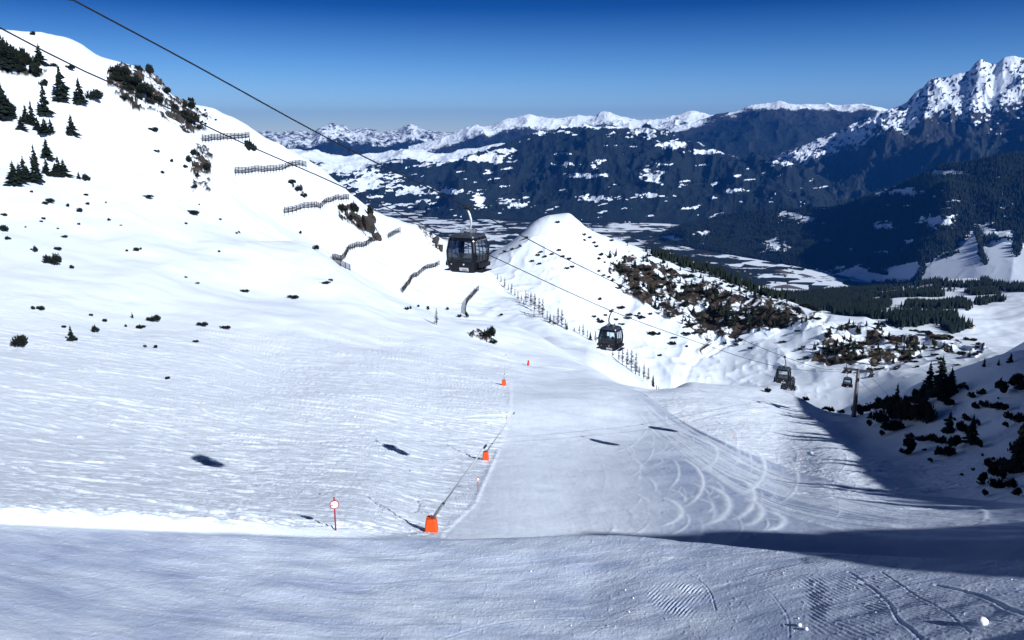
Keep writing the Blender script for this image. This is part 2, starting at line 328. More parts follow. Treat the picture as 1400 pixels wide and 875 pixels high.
sky_l = [(-400, 20, 480), (-100, 38, 485), (0, 45, 490), (40, 50, 492), (85, 54, 495), (110, 62, 497), (140, 80, 500), (165, 84, 502), (195, 90, 503), (218, 105, 504), (240, 128, 505), (262, 137, 506), (285, 145, 508), (310, 158, 510), (345, 176, 515), (372, 192, 518), (400, 207, 522), (430, 228, 528), (460, 252, 534), (490, 274, 542), (520, 290, 550), (550, 303, 558), (580, 316, 567), (600, 327, 575), (630, 345, 566), (660, 366, 558), (690, 384, 552), (745, 428, 500), (800, 461, 445), (845, 492, 410), (880, 514, 388), (950, 521, 400, 38), (1060, 533, 400, 38), (1400, 482, 385, 72), (2600, 460, 390, 72)]
rows[16] = sky_l
N = Field(rows, [6, 30, 90, 130, 22, 30, 190, 90, 90, 70, 70, 22, 26, 50, 45, 40, 24, 14])
def shade_hill_add(fld, crest, slope, soft=3.0):
    """unseen hill added beside the view to cast shade: falls off from its crest, steep at the south-west shadow edge"""
    X, Y = fld.X, fld.Y; best = np.full(X.shape, -1e9)
    for (p, q) in zip(crest, crest[1:]):
        p = np.array(p, float); q = np.array(q, float); d = q - p; l2 = d[0] ** 2 + d[1] ** 2
        t = np.clip(((X - p[0]) * d[0] + (Y - p[1]) * d[1]) / l2, 0, 1)
        dist = np.hypot(X - p[0] - t * d[0], Y - p[1] - t * d[1]); best = np.maximum(best, p[2] + t * d[2] - slope * np.sqrt(dist ** 2 + soft ** 2) + slope * soft)
    pp = X * 0.756 + Y * 0.655; best -= 3.0 * np.maximum(41.2 - pp, 0)
    fld.Z = np.where(best > fld.Z - 4, fld.Z + (np.logaddexp((best - fld.Z) / 1.0, 0)) * 1.0, fld.Z)
SH = [(41.2, -5.7, -50), (45, -6.3, -50), (48.6, -6.95, -50), (58, -10.6, -50), (65, -14.0, -50), (68.5, -17.3, -50), (71, -22, -50), (76, -24, -50), (80, -25.5, -48), (86, -21, -44), (94, -17.8, -40), (127, -14.8, -20), (153, -12, -8), (178, -8, 0), (215, -3, 14), (260, 2, 28)]   # p, q, along: the added hill's outline seen from the sun, fitted to its shadow edges
SIDE = [(p * 0.756 + a * -0.655, p * 0.655 + a * 0.756, (q - a * 0.51) / 0.86) for p, q, a in SH]
shade_hill_add(N, SIDE, 1.0)  # out of view, put in to shade the foreground and the right slope
# broad undulation
rr = N.R
und = fbm(N.X / 38, N.Y / 38, 4, 3) * np.clip(rr - 60, 0, 400) / 400 * 4.5 + fbm(N.X / 9, N.Y / 9, 3, 9) * 0.14
N.Z += und * sstep(30, 90, rr)
# gullies and rocks of the left mountain
mt = sstep(380, 470, rr) * sstep(0.02, -0.15, N.az)[None, :]
N.Z += mt * (ridged(N.X / 45, N.Y / 90, 4, 5) - 0.4) * 3.5
N0 = N.Z.copy()
H_rows = []
HC = {
 560:  [(470, 400, 60), (440, 470, 10), (415, 540), (395, 600), (375, 660), (362, 700), (362, 800, 30), (362, 1600, 450)],
 640:  [(480, 400, 60), (440, 470, 4), (412, 540), (388, 600), (368, 660), (352, 700), (352, 800, 30), (352, 1600, 450)],
 760:  [(500, 420, 50), (460, 500), (425, 560), (385, 610), (340, 660), (293, 712), (293, 800, 35), (293, 1600, 450)],
 870:  [(540, 420, 50), (512, 500), (470, 560), (420, 610), (380, 650), (340, 715), (340, 800, 30), (340, 1600, 400)],
 950:  [(540, 420, 50), (520, 510), (480, 560), (440, 600), (402, 635), (366, 680), (366, 780, 30), (366, 1600, 380)],
 1060: [(545, 400, 50), (528, 480), (492, 530), (452, 575), (425, 600), (404, 640), (404, 740, 30), (404, 1500, 330)],
 1150: [(570, 380, 50), (556, 440), (510, 490), (480, 520), (455, 550), (431, 590), (431, 700, 30), (431, 1500, 300)],
 1250: [(560, 360, 50), (532, 420), (502, 470), (482, 500), (466, 530), (450, 570), (450, 680, 30), (450, 1500, 280)],
 1400: [(560, 330, 50), (530, 380), (505, 430), (492, 460), (482, 490), (474, 530), (474, 640, 30), (474, 1500, 260)],
 1900: [(560, 330, 50), (530, 380), (505, 430), (492, 460), (482, 490), (474, 530), (474, 640, 30), (474, 1500, 260)],
}
hrows = [[(u, *HC[u][k]) for u in HC] for k in range(8)]
hrows[5] = [(560, 385, 700), (640, 366, 700), (665, 352, 703), (690, 337, 705), (712, 320, 706), (733, 302, 710), (750, 295, 711), (764, 293, 712), (776, 292, 712), (788, 299, 713), (803, 311, 714), (830, 323, 715), (870, 338, 714), (900, 350, 705), (930, 361, 695), (971, 373, 676), (1010, 388, 660), (1040, 400, 648), (1075, 411, 632), (1100, 421, 615), (1126, 428, 600), (1186, 436, 585), (1229, 450, 575), (1300, 462, 560), (1345, 470, 545), (1400, 476, 530), (1900, 478, 530)]
haz = np.radians(np.linspace(-14, 48, 1050))
H = Field(hrows, [10, 130, 120, 110, 110, 20, 16], haz)
H.Z += (fbm(H.X / 60, H.Y / 60, 5, 21) * 3.0 + (ridged(H.X / 38, H.Y / 70, 4, 22) - 0.5) * 5.0) * sstep(420, 500, H.R) * (1 - 0.75 * sstep(0, 1, np.abs(H.t[:, None] - 5) < 0.6))
hu, hv = project(H.X, H.Y, H.Z)
def poly_mask(pu, pv, poly, wob=9, seed=0):
    du = fbm(pu / 25, pv / 25, 3, seed) * wob; dv = fbm(pu / 25, pv / 25, 3, seed + 50) * wob
    return in_poly(pu + du, pv + dv, poly)
P_ROCK = [[(832, 350), (880, 352), (930, 372), (985, 392), (1040, 402), (1085, 420), (1108, 438), (1075, 452), (1030, 455), (985, 466), (950, 462), (905, 432), (860, 402), (835, 372)],
          [(1105, 492), (1120, 462), (1135, 444), (1165, 440), (1215, 452), (1255, 462), (1258, 480), (1225, 503), (1190, 492), (1150, 500)],
          [(1265, 458), (1300, 464), (1345, 476), (1330, 490), (1290, 482)]]
rockH = np.zeros(H.X.shape)
for i, p in enumerate(P_ROCK):
    rockH = np.maximum(rockH, poly_mask(hu, hv, p, 10, 60 + i) * 1.0)
rn = fbm(H.X / 7, H.Y / 7, 5, 31, 0.7); rb = fbm(H.X / 26, H.Y / 26, 3, 35)
rockM = rockH * sstep(-0.02, 0.10, rn + 0.45 * rb + 0.13)
H.Z += rockH * (ridged(H.X / 16, H.Y / 16, 4, 33) * 4.5 - 1.5)
# piste road cut across the lower hill
road = [H.hit(*p) for p in [(965, 482), (985, 470), (1010, 464), (1050, 455), (1090, 447), (1115, 440), (1122, 430)]]

def dist_line(fld, P, lim=14.0):
    best = np.full(fld.X.shape, 99.0); P = np.asarray(P); sel = (fld.X > P[:, 0].min() - lim) & (fld.X < P[:, 0].max() + lim) & (fld.Y > P[:, 1].min() - lim) & (fld.Y < P[:, 1].max() + lim)
    X, Y = fld.X[sel], fld.Y[sel]; b = np.full(X.shape, 99.0); side = np.zeros(X.shape)
    for p, q in zip(P, P[1:]):
        e = q[:2] - p[:2]; t = np.clip(((X - p[0]) * e[0] + (Y - p[1]) * e[1]) / max(e @ e, 1e-6), 0, 1); d = np.hypot(X - p[0] - t * e[0], Y - p[1] - t * e[1])
        m_ = d < b; b = np.where(m_, d, b); side = np.where(m_, np.sign(e[0] * (Y - p[1]) - e[1] * (X - p[0])), side)
    best[sel] = b; S_ = np.zeros(fld.X.shape); S_[sel] = side; return best, S_
rd, rs = dist_line(H, road)
rockM = np.where(rd < 3.2, 0, rockM); wob = 1.2 * fbm(H.X / 6, H.Y / 6, 3, 91)
rockM = np.maximum(rockM, ((rd > 3.2) & (rd < 5.0 + wob) & (rs > 0) & (fbm(H.X / 9, H.Y / 9, 3, 92) > -0.25)) * 1.0)
H.Z += np.where(rs > 0, 1, -1) * np.exp(-((rd - 4.5) / 2.0) ** 2) * 1.3
rd2, _ = dist_line(H, [H.hit(*p) for p in [(985, 470), (960, 485), (945, 500), (938, 520)]]); H.Z -= 0.5 * np.exp(-(rd2 / 1.6) ** 2)

# ---- surface marks of the near snow
def world_line(pix, fld=None, rmin=0, rmax=1e9): return np.array([(fld or N).hit(u, v, rmin, rmax) for u, v in pix])
GX0, GY0, CELL = -110.0, 28.0, 0.14; GW, GH = 1700, 1900
trk = np.zeros((GH, GW), np.float32); icy = np.zeros((GH, GW), np.float32)
def densify(P, step):
    P = np.asarray(P)[:, :2]; d = np.r_[0, np.cumsum(np.hypot(*np.diff(P, axis=0).T))]; s = np.arange(0, d[-1], step)
    if len(P) > 2: return np.stack([pchip(d, P[:, 0], s), pchip(d, P[:, 1], s)], 1)
    return np.stack([np.interp(s, d, P[:, 0]), np.interp(s, d, P[:, 1])], 1)
def stamp(arr, P, width, amp, step=0.1, mode='add', fade=True):
    Q = densify(P, step) if len(P) < 60 else P
    n = int(math.ceil(width * 2 / CELL)); ox, oy = np.meshgrid(np.arange(-n, n + 1), np.arange(-n, n + 1))
    cx = (Q[:, 0] - GX0) / CELL; cy = (Q[:, 1] - GY0) / CELL
    w = np.ones(len(Q))
    if fade: k = max(3, len(Q) // 6); w[:k] *= np.linspace(0, 1, k); w[-k:] *= np.linspace(1, 0, k)
    ix = np.round(cx).astype(int); iy = np.round(cy).astype(int)
    for a, b in zip(ox.ravel(), oy.ravel()):
        jx = ix + a; jy = iy + b; dd = np.hypot(jx - cx, jy - cy) * CELL
        val = np.exp(-(dd / width) ** 2 * 1.8) * w * amp; ok = (jx >= 0) & (jx < GW) & (jy >= 0) & (jy < GH)
        if mode == 'add': np.add.at(arr, (jy[ok], jx[ok]), val[ok] * step / width)
        else:
            if amp > 0: np.maximum.at(arr, (jy[ok], jx[ok]), val[ok])
            else: np.minimum.at(arr, (jy[ok], jx[ok]), val[ok])
R_ = np.random.RandomState(4)
def field_track(u0, v0, length, ang, wav, amp, width, depth):
    p = N.hit(u0, v0); s = np.arange(0, length, 0.1); ph = R_.rand() * 6.28
    dx, dy = math.cos(ang), math.sin(ang); o = np.sin(s / wav + ph) * amp + np.sin(s / wav * 0.37 + ph * 2) * amp * 1.5 + R_.randn() * 0
    P = np.stack([p[0] + dx * s - dy * o, p[1] + dy * s + dx * o], 1)
    g = 0.08 + 0.04 * R_.rand()
    stamp(trk, P, width, -depth, mode='min'); Pn = P + np.array([-dy, dx]) * (width * 1.6)
    stamp(trk, Pn, width, depth * 0.8, mode='max')
for i in range(640):                                   # traverses over the left field
    v0 = 715 - 270 * R_.rand() ** 0.8; u0 = -60 + 730 * R_.rand()
    if v0 > 690 and u0 < 200: continue
    L_ = R_.uniform(4, 26) * (1 + (715 - v0) / 200)
    field_track(u0, v0, L_, R_.choice([1, 1, 1, 0]) * R_.normal(0.05, 0.22) + R_.choice([0, 0, 0, 0.4, -0.4]), R_.uniform(1.5, 6), R_.uniform(0.1, 0.7), R_.uniform(0.14, 0.26) * (1 + (715 - v0) / 260), R_.uniform(0.08, 0.22) * (1 + (715 - v0) / 300))
for i in range(240):                                   # short turns on the rougher ground right of the piste
    u0 = R_.uniform(900, 1330); v0 = R_.uniform(528, 700)
    if v0 > 560 + (u0 - 900) * 0.36 + 20 or v0 < 525 + max(0, u0 - 1050) * 0.35: continue
    field_track(u0, v0, R_.uniform(3, 14), R_.normal(2.5, 0.4), R_.uniform(1.5, 4), R_.uniform(0.3, 0.9), 0.26, R_.uniform(0.08, 0.22))
# the piste itself: firm and a little icy, with brushed arcs of loose snow
piste_poly = [(600, 738), (650, 690), (672, 640), (690, 600), (698, 560), (700, 512), (760, 508), (850, 522), (880, 540), (930, 575), (1000, 610), (1090, 645), (1200, 672), (1400, 688), (1500, 690), (1500, 830), (1100, 790), (760, 750), (600, 742)]
gy, gx = np.mgrid[0:GH, 0:GW]
nu, nv = project(N.X, N.Y, N.Z)
onp = (in_poly(nu, nv, piste_poly) & (N.R > 50.5)).astype(float)
for _ in range(8):
    onp[1:-1] = (onp[:-2] + onp[2:] + 2 * onp[1:-1]) / 4; onp[:, 1:-1] = (onp[:, :-2] + onp[:, 2:] + 2 * onp[:, 1:-1]) / 4
arcs_ice = []
def pix_arc(pts, w, a): stamp(icy, world_line(pts), w, a, mode='max')
edges = [[(860, 532), (900, 560), (935, 582), (1000, 614), (1100, 655), (1240, 690), (1400, 706), (1480, 710)],
         [(870, 545), (905, 580), (950, 610), (1020, 645), (1120, 680), (1260, 706), (1400, 716), (1480, 720)],
         [(880, 560), (930, 610), (1000, 660), (1100, 697), (1250, 718), (1400, 724), (1480, 727)]]
def lerp_line(A, B, t): return [((1 - t) * a[0] + t * b[0], (1 - t) * a[1] + t * b[1]) for a, b in zip(A, B)]
for i in range(42):
    t = R_.uniform(-0.02, 1.25); base = lerp_line(edges[0], edges[1], t * 2) if t < 0.5 else lerp_line(edges[1], edges[2], t * 2 - 1)
    k0 = R_.randint(0, 5); k1 = R_.randint(k0 + 2, 9); pts = [(p[0] + R_.normal(0, 6), p[1] + R_.normal(0, 1.6)) for p in base[k0:k1]]
    if len(pts) < 2: continue
    stamp(icy, world_line(pts), R_.uniform(0.10, 0.42), R_.uniform(0.4, 1.0), mode='max')
for i in range(46):
    t = R_.uniform(0.0, 1.3); base = lerp_line(edges[0], edges[1], t * 2) if t < 0.5 else lerp_line(edges[1], edges[2], t * 2 - 1)
    pts = [(p[0], p[1] + R_.normal(0, 0.5)) for p in base[R_.randint(0, 3):]]
    stamp(icy, world_line(pts), R_.uniform(0.13, 0.22), R_.uniform(0.6, 1.2), mode='max')
def turn_arc(u0, v0, wu, hv_, a0, a1, w, a):
    pts = [(u0 + wu * math.cos(q), v0 + hv_ * math.sin(q)) for q in np.linspace(a0, a1, 9)]
    stamp(icy, world_line(pts), w, a, mode='max')
for (u0, v0, wu, hv_, a0, a1) in [(985, 680, 45, 32, -1.5, 1.6), (940, 690, 55, 30, -1.4, 1.5), (1050, 655, 40, 35, -1.6, 1.5), (1005, 700, 35, 20, -1.3, 1.5), (900, 660, 60, 40, -1.2, 1.2), (975, 640, 70, 42, -1.2, 1.3), (1020, 712, 50, 16, -1.4, 1.4), (920, 620, 60, 30, -1.3, 1.0), (1060, 625, 30, 22, -1.4, 1.2), (860, 700, 70, 25, -1.1, 1.1), (1330, 705, 16, 12, -2.6, 1.0)]:
    turn_arc(u0, v0, wu, hv_, a0, a1, R_.uniform(0.35, 0.6), 1.1)
for i in range(110):
    u0 = R_.uniform(800, 1130); v0 = R_.uniform(575, 722); a0 = R_.uniform(-2, 0)
    turn_arc(u0, v0, R_.uniform(20, 70), R_.uniform(10, 32), a0, a0 + R_.uniform(0.7, 2.2), R_.uniform(0.12, 0.35), R_.uniform(0.3, 0.8))
# berm left by the groomer along the left edge of the piste and the field edge of the road
stamp(trk, world_line([(604, 735), (625, 716), (650, 693), (664, 660), (676, 632), (690, 606)], rmin=52), 0.7, 0.14, mode='max')
stamp(trk, world_line([(700, 606), (702, 575), (700, 545), (697, 520)], rmin=52), 1.2, 0.1, mode='max')
stamp(trk, world_line([(864, 531), (900, 556), (935, 579), (1000, 611), (1100, 650)], rmin=52), 1.2, 0.16, mode='max')
stamp(trk, world_line([(866, 536), (900, 562), (935, 586), (1000, 620), (1100, 662)], rmin=52), 0.8, -0.14, mode='min')
# footprints near the lance and on the slope
foot = [[(510, 682), (516, 692), (528, 702), (540, 708), (556, 713), (572, 716)], [(568, 683), (572, 690), (568, 697), (563, 700)]]
for ln in foot:
    for p in densify(world_line(ln, rmin=52), 0.55): stamp(trk, np.array([p + R_.normal(0, .06, 2), p + R_.normal(0, .06, 2) + [0.12, 0.05]]), 0.16, -0.22, mode='min', fade=False)
def sample(arr, X, Y):
    fx = (X - GX0) / CELL; fy = (Y - GY0) / CELL; ok = (fx >= 0) & (fx < GW - 1.01) & (fy >= 0) & (fy < GH - 1.01)
    fx = np.clip(fx, 0, GW - 1.01); fy = np.clip(fy, 0, GH - 1.01); ix = fx.astype(int); iy = fy.astype(int); fx = fx - ix; fy = fy - iy
    return ((arr[iy, ix] * (1 - fx) + arr[iy, ix + 1] * fx) * (1 - fy) + (arr[iy + 1, ix] * (1 - fx) + arr[iy + 1, ix + 1] * fx) * fy) * ok
loose = sample(icy, N.X, N.Y)
N.Z = N.Z + sample(trk, N.X, N.Y) * (1 - 0.9 * onp * (N.az < 0.2)[None, :]) * sstep(50.4, 51.4, N.R) + loose * 0.05
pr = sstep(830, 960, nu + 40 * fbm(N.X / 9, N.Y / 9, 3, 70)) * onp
ice_shade = 0.70 * sstep(50.5, 49, N.R) * (0.85 + 0.7 * fbm(N.X / 3, N.Y / 1.5, 4, 78)) + onp * (0.0 + 0.10 * sstep(0.0, 0.3, fbm(N.X / 7, N.Y / 7, 5, 79, 0.6)) + 0.80 * pr) * (1 - np.clip(loose * 1.25, 0, 1)) * (0.95 + 0.35 * fbm(N.X / 5, N.Y / 5, 4, 77))  # piste ice, plus the foreground's dimmer light painted in as darker colour
N.Z += onp * (N.R > 51) * (fbm(N.X / 2.2, N.Y / 3.0, 4, 52, 0.65) * 0.07 + fbm(N.X / 0.35, N.Y / 8, 3, 53) * 0.007)
offp = (1 - onp) * sstep(51.5, 55, N.R)
# chopped surface of ungroomed snow, lumps of the groomed foreground
N.Z += offp * sstep(300, 160, N.R) * fbm(N.X / 1.6, N.Y / 0.8, 4, 41, 0.6) * 0.15
fg = sstep(51, 48, N.R)
rx = N.X * 0.985 + N.Y * 0.17; ry = N.Y * 0.985 - N.X * 0.17 + 1.2 * noise(N.X / 14, N.Y / 9, 48)
N.Z += fg * (fbm(N.X / 0.5, N.Y / 0.35, 4, 43, 0.7) * 0.010 + fbm(rx / 5, ry / 0.16, 3, 46, 0.7) * 0.005 + np.maximum(fbm(rx / 11, ry / 0.4, 2, 47), 0.3) * 0.035 + noise(N.X / 0.09, N.Y / 0.12, 49) * 0.006 + np.maximum(noise(N.X / 0.16, N.Y / 0.2, 51) - 0.72, 0) * 0.12 + fbm(N.X / 4, N.Y / 2.2, 3, 44) * 0.12)
# left cut bank of the road is soft and lumpy
bank = sstep(50.3, 51.2, N.R) * sstep(55, 52.5, N.R) * sstep(0.02, -0.1, N.az)[None, :]
N.Z += bank * fbm(N.X / 1.3, N.Y / 0.8, 4, 45, 0.6) * 0.22
# grouser prints of the snow groomer
def corduroy(poly, ang, pitch, amp, seed):
    m_ = in_poly(nu, nv, poly); a = math.radians(ang)
    ph = N.X * math.cos(a) + N.Y * math.sin(a); n_ = fbm(N.X / 0.9, N.Y / 0.9, 3, seed)
    q = -N.X * math.sin(a) + N.Y * math.cos(a)
    gate = np.clip(0.7 + 1.2 * fbm(N.X / 1.4, N.Y / 1.4, 2, seed + 3), 0, 1)
    mm = m_.astype(np.float32); lo = np.argwhere(m_); r0, c0 = lo.min(0) - 40; r1, c1 = lo.max(0) + 40; r0 = max(r0, 0); sub = mm[r0:r1, c0:c1]
    for _ in range(60): sub[1:-1] = (sub[:-2] + sub[2:] + 2 * sub[1:-1]) / 4; sub[:, 1:-1] = (sub[:, :-2] + sub[:, 2:] + 2 * sub[:, 1:-1]) / 4
    N.Z += np.maximum(np.sin(2 * math.pi * ph / pitch + n_), -0.4) * amp * gate * mm
corduroy([(884, 805), (925, 795), (965, 808), (985, 828), (962, 838), (925, 842), (895, 825)], -35, 0.22, 0.04, 90)
corduroy([(1035, 783), (1085, 766), (1130, 756), (1140, 764), (1100, 778), (1050, 790)], 20, 0.2, 0.045, 91)
corduroy([(1093, 792), (1130, 792), (1135, 822), (1132, 850), (1140, 875), (1100, 875), (1110, 850), (1108, 820)], 10, 0.22, 0.055, 92)
corduroy([(1225, 800), (1330, 815), (1400, 850), (1400, 875), (1240, 875)], 20, 0.22, 0.02, 94)
corduroy([(700, 800), (880, 790), (890, 850), (860, 875), (640, 875)], 75, 0.2, 0.012, 95)
corduroy([(1135, 785), (1215, 790), (1225, 815), (1220, 860), (1230, 875), (1142, 875), (1136, 830)], 15, 0.22, 0.03, 93)
# ruts left by the groomer and skis in the foreground
def rut(pix, w, d, off=0.0):
    P = world_line(pix)[:, :2]; Q = densify(P, 0.3)
    D = np.full(N.X.shape, 9.0); m_ = (N.R < 50) & (N.R > 28)
    X, Y = N.X[m_], N.Y[m_]; dm = np.full(X.shape, 9.0)
    for a, b in zip(Q, Q[1:]):
        e = b - a; t = np.clip(((X - a[0]) * e[0] + (Y - a[1]) * e[1]) / (e @ e), 0, 1); dm = np.minimum(dm, np.hypot(X - a[0] - t * e[0], Y - a[1] - t * e[1]))
    d *= 0.55; w *= 0.8; N.Z[m_] += -d * np.exp(-(dm / w) ** 2) + d * 0.45 * np.exp(-((dm - w * 2) / w) ** 2)
for ln, w, d in [([(940, 785), (1010, 795), (1055, 812), (1075, 840), (1080, 875)], 0.05, 0.03), ([(905, 770), (940, 785), (968, 805), (980, 838)], 0.05, 0.05),
                 ([(1160, 782), (1185, 800), (1215, 825), (1230, 850), (1262, 875)], 0.08, 0.07), ([(1205, 782), (1240, 806), (1290, 835), (1330, 870)], 0.06, 0.05),
                 ([(760, 852), (850, 843), (980, 838)], 0.05, 0.04), ([(760, 862), (880, 852), (990, 845)], 0.06, 0.04), ([(700, 770), (820, 756), (900, 752), (1000, 770)], 0.05, 0.03),
                 ([(0, 770), (200, 752), (420, 748), (640, 757)], 0.05, 0.025), ([(0, 800), (250, 775), (500, 765), (700, 760)], 0.06, 0.03), ([(0, 838), (200, 800), (450, 778), (600, 770)], 0.06, 0.03),
                 ([(100, 875), (320, 830), (560, 800), (760, 792)], 0.06, 0.03), ([(600, 875), (680, 852), (800, 845)], 0.07, 0.05), ([(1280, 800), (1340, 815), (1400, 840), (1440, 850)], 0.12, 0.10),
                 ([(800, 875), (840, 850), (880, 830), (930, 815)], 0.05, 0.03), ([(1000, 745), (1080, 752), (1180, 757), (1400, 768)], 0.12, -0.10)]:
    rut(ln, w, d)
# rock shows through on the left mountain
nu, nv = project(N.X, N.Y, N.Z)
PL = [[(0, 62), (30, 66), (66, 90), (55, 108), (20, 100), (0, 98)], [(144, 98), (160, 90), (180, 92), (212, 112), (240, 136), (265, 146), (282, 180), (262, 182), (240, 168), (210, 154), (180, 148), (150, 124)], [(170, 92), (205, 96), (225, 112), (262, 140), (290, 160), (285, 170), (255, 150), (215, 118), (185, 104)], [(262, 196), (290, 212), (288, 262), (262, 262)],
      [(458, 284), (480, 284), (500, 300), (522, 322), (508, 330), (485, 310), (465, 296)], [(570, 312), (590, 318), (603, 335), (603, 345), (585, 335)], [(262, 205), (282, 212), (280, 235), (262, 235)],
      [(392, 250), (412, 252), (418, 270), (405, 265)], [(640, 455), (675, 458), (678, 472), (655, 470)]]
rockN = np.zeros(N.X.shape)
for i, p in enumerate(PL): rockN = np.maximum(rockN, poly_mask(nu, nv, p, 6, 160 + i).astype(float))
rockN *= sstep(-0.10, -0.02, fbm(N.X / 4, N.Y / 6, 5, 131, 0.75)) * (N.R > 280)
N.Z += rockN * (0.8 + 3.0 * fbm(N.X / 4, N.Y / 4, 5, 133, 0.75))
near = np.clip(70 / np.maximum(N.R, 20), 0.05, 1.0) * (1 - 0.2 * fg) * (1 - 0.6 * onp) 
tt = int(np.argmax(N.t >= 5.5))
N.mesh('ground', snow_m, {'ice_shade': ice_shade, 'rock': rockN, 'near': near})
H.mesh('hill', snow_m, {'ice_shade': np.zeros(H.X.shape), 'rock': rockM, 'near': np.full(H.X.shape, 0.08)})

# ------------------------------------------------------------------ valley and mountains
VZ = -950.0
def mtn(sky_, foot, seed, amp, polys=(), darks=(), clear=0.0, fleck=0.0, peak=1.0, zf=VZ, pw=0.85, patches=(), t0=0.8, top=0.9, nrow=230, cols=760, spur=1400.0, back=0.35, base=-0.25, bare0=0.6, rough=1.0):
    us = [p[0] for p in sky_]; a0 = azs(us[0], 250)[0]; a1 = azs(us[-1], 250)[0]
    az = np.linspace(a0, a1, cols); ka = []; kr = []; kz = []
    for p in sky_:
        a, s_ = azs(p[0], p[1]); ka.append(a); kr.append(p[2]); kz.append(s_ * p[2])
    r1 = pchip(ka, np.array(kr, float), az); z1 = np.interp(az, ka, kz) * 0.4 + pchip(ka, np.array(kz), az) * 0.6
    rf = np.interp(az, [azs(p[0], 250)[0] for p in foot], [p[1] for p in foot])
    t = np.concatenate([np.linspace(0, 1, nrow), np.linspace(1, 1 + back, 24)[1:]])[:, None]
    Rr = rf + (r1 - rf) * t; X = Rr * np.sin(az); Y = Rr * np.cos(az)
    tt_ = np.clip(t, 0, 1); base_z = zf + (z1 - zf) * (tt_ ** pw)
    Zb = np.where(t > 1, z1 - (z1 - zf) * ((t - 1) / back) ** 0.8, base_z)
    fade = np.minimum(1, np.minimum((az - a0), (a1 - az)) / (0.06 * (a1 - a0)))
    n1 = ridged(X / spur, Y / (spur * 1.5), 6, seed); n2 = ridged(X / (spur * 0.22), Y / (spur * 0.3), 5, seed + 9)
    env = np.sin(np.pi * np.clip(tt_, 0, 1)) ** 0.6
    if len(polys):
        qu, qv = project(X, Y, Zb); dm_ = np.zeros(X.shape)
        for pg in polys: dm_ = np.maximum(dm_, in_poly(qu, qv, pg) * 1.0)
        for _ in range(6): dm_[1:-1] = (dm_[:-2] + dm_[2:] + 2 * dm_[1:-1]) / 4; dm_[:, 1:-1] = (dm_[:, :-2] + dm_[:, 2:] + 2 * dm_[:, 1:-1]) / 4
        env = env * (1 - 0.9 * dm_)
    Z = Zb + (n1 - 0.45) * amp * env + (n2 - 0.45) * amp * rough * (0.18 * env + 0.12 * peak * sstep(0.8, 1, tt_))
    f = Field.__new__(Field); f.az = az; f.t = t[:, 0]; f.R = Rr; f.X = X; f.Y = Y; f.Z = Z
    pu, pv = project(X, Y, Z); wu = fbm(pu / 14, pv / 7, 4, seed + 3) * 1.0
    sn = np.full(X.shape, base) + sstep(t0 - 0.12, t0 + 0.14, tt_ + (n1 - 0.45) * 0.22) * (top - base)
    w2 = fbm(pu / 6, pv / 2.6, 4, seed + 4)
    if clear: sn = np.maximum(sn, base + (0.9 - base) * sstep(clear, clear + 0.05, fbm(pu / 15 + pv / 9, pv / 5, 4, seed + 6)))
    for (cu, cv, ru, rv, st) in patches:
        d = np.hypot((pu - cu) / ru, (pv - cv) / rv) + wu * 0.45 + w2 * 1.1
        sn = np.maximum(sn, base + (st + 0.25 - base) * sstep(1.35, 0.35, d))
        
    for pg in polys: sn = np.where(in_poly(pu + w2 * 5, pv + w2 * 2, pg), 1.4, sn)
    for pg in darks: sn = np.where(in_poly(pu + w2 * 4, pv + w2 * 2, pg), -0.3, sn)
    gz = np.abs(np.gradient(Z, axis=1)) / np.maximum(Rr * (az[1] - az[0]), 1)
    if fleck: sn = sn - fleck * sstep(0.0, 0.35, fbm(pu / 3.2 + pv / 5, pv / 3.0, 4, seed + 8) + 0.12 * (gz - 0.8))
    bare = np.clip((sstep(bare0, 1.0, tt_) if bare0 < 1 else 0) + 0.3 * sstep(0.5, 1.2, gz) * (bare0 < 1), 0, 1) * np.ones(X.shape)
    f.mesh('mountain', mount_m, {'snow': sn, 'bare': bare}); f.sn = sn
    return f
S = lambda pts, r: [(u, v, r) for u, v in pts]
M1 = mtn(S([(300, 196), (340, 184), (360, 179), (385, 181), (405, 178), (425, 181), (438, 174), (452, 168), (468, 172), (482, 178), (500, 174), (520, 180), (545, 176), (562, 169), (575, 175), (598, 179), (625, 181), (660, 186), (720, 192)], 24000), [(300, 18000), (720, 18000)], 11, 420, t0=0.55, top=0.52, patches=[(452, 180, 16, 9, .7), (565, 174, 10, 4, .8), (480, 184, 20, 5, .5)])
M1b = mtn(S([(560, 200), (600, 190), (625, 181), (650, 172), (672, 170), (690, 163), (708, 160), (722, 156), (745, 161), (768, 162), (790, 158), (812, 157), (826, 152), (848, 159), (872, 164), (900, 164), (920, 158), (940, 151), (962, 155), (985, 160), (1030, 175)], 20000), [(560, 15000), (1030, 15000)], 12, 420, t0=0.72, top=0.72, patches=[(730, 165, 40, 8, .85), (660, 176, 25, 5, .8), (940, 157, 18, 5, .8)])
M4 = mtn(S([(860, 205), (900, 182), (950, 166), (985, 155), (1008, 151), (1024, 143), (1040, 140), (1062, 139), (1085, 143), (1120, 141), (1150, 143), (1180, 141), (1203, 145), (1215, 151), (1250, 170), (1330, 200)], 17000), [(860, 12500), (1330, 12500)], 14, 380, t0=0.86, top=0.95, pw=0.7)
M2 = mtn(S([(290, 190), (340, 200), (380, 204), (430, 205), (470, 213), (500, 210), (535, 206), (565, 204), (600, 210), (640, 203), (680, 196), (720, 192), (800, 190)], 15500), [(290, 10500), (800, 11500)], 15, 380, t0=0.72, top=0.95, bare0=1.2, clear=0.14, patches=[(470, 232, 34, 9, .9), (425, 212, 40, 6, .8), (500, 250, 35, 8, .55), (570, 212, 50, 8, .9), (560, 262, 30, 5, .75), (500, 268, 24, 3, .7)])
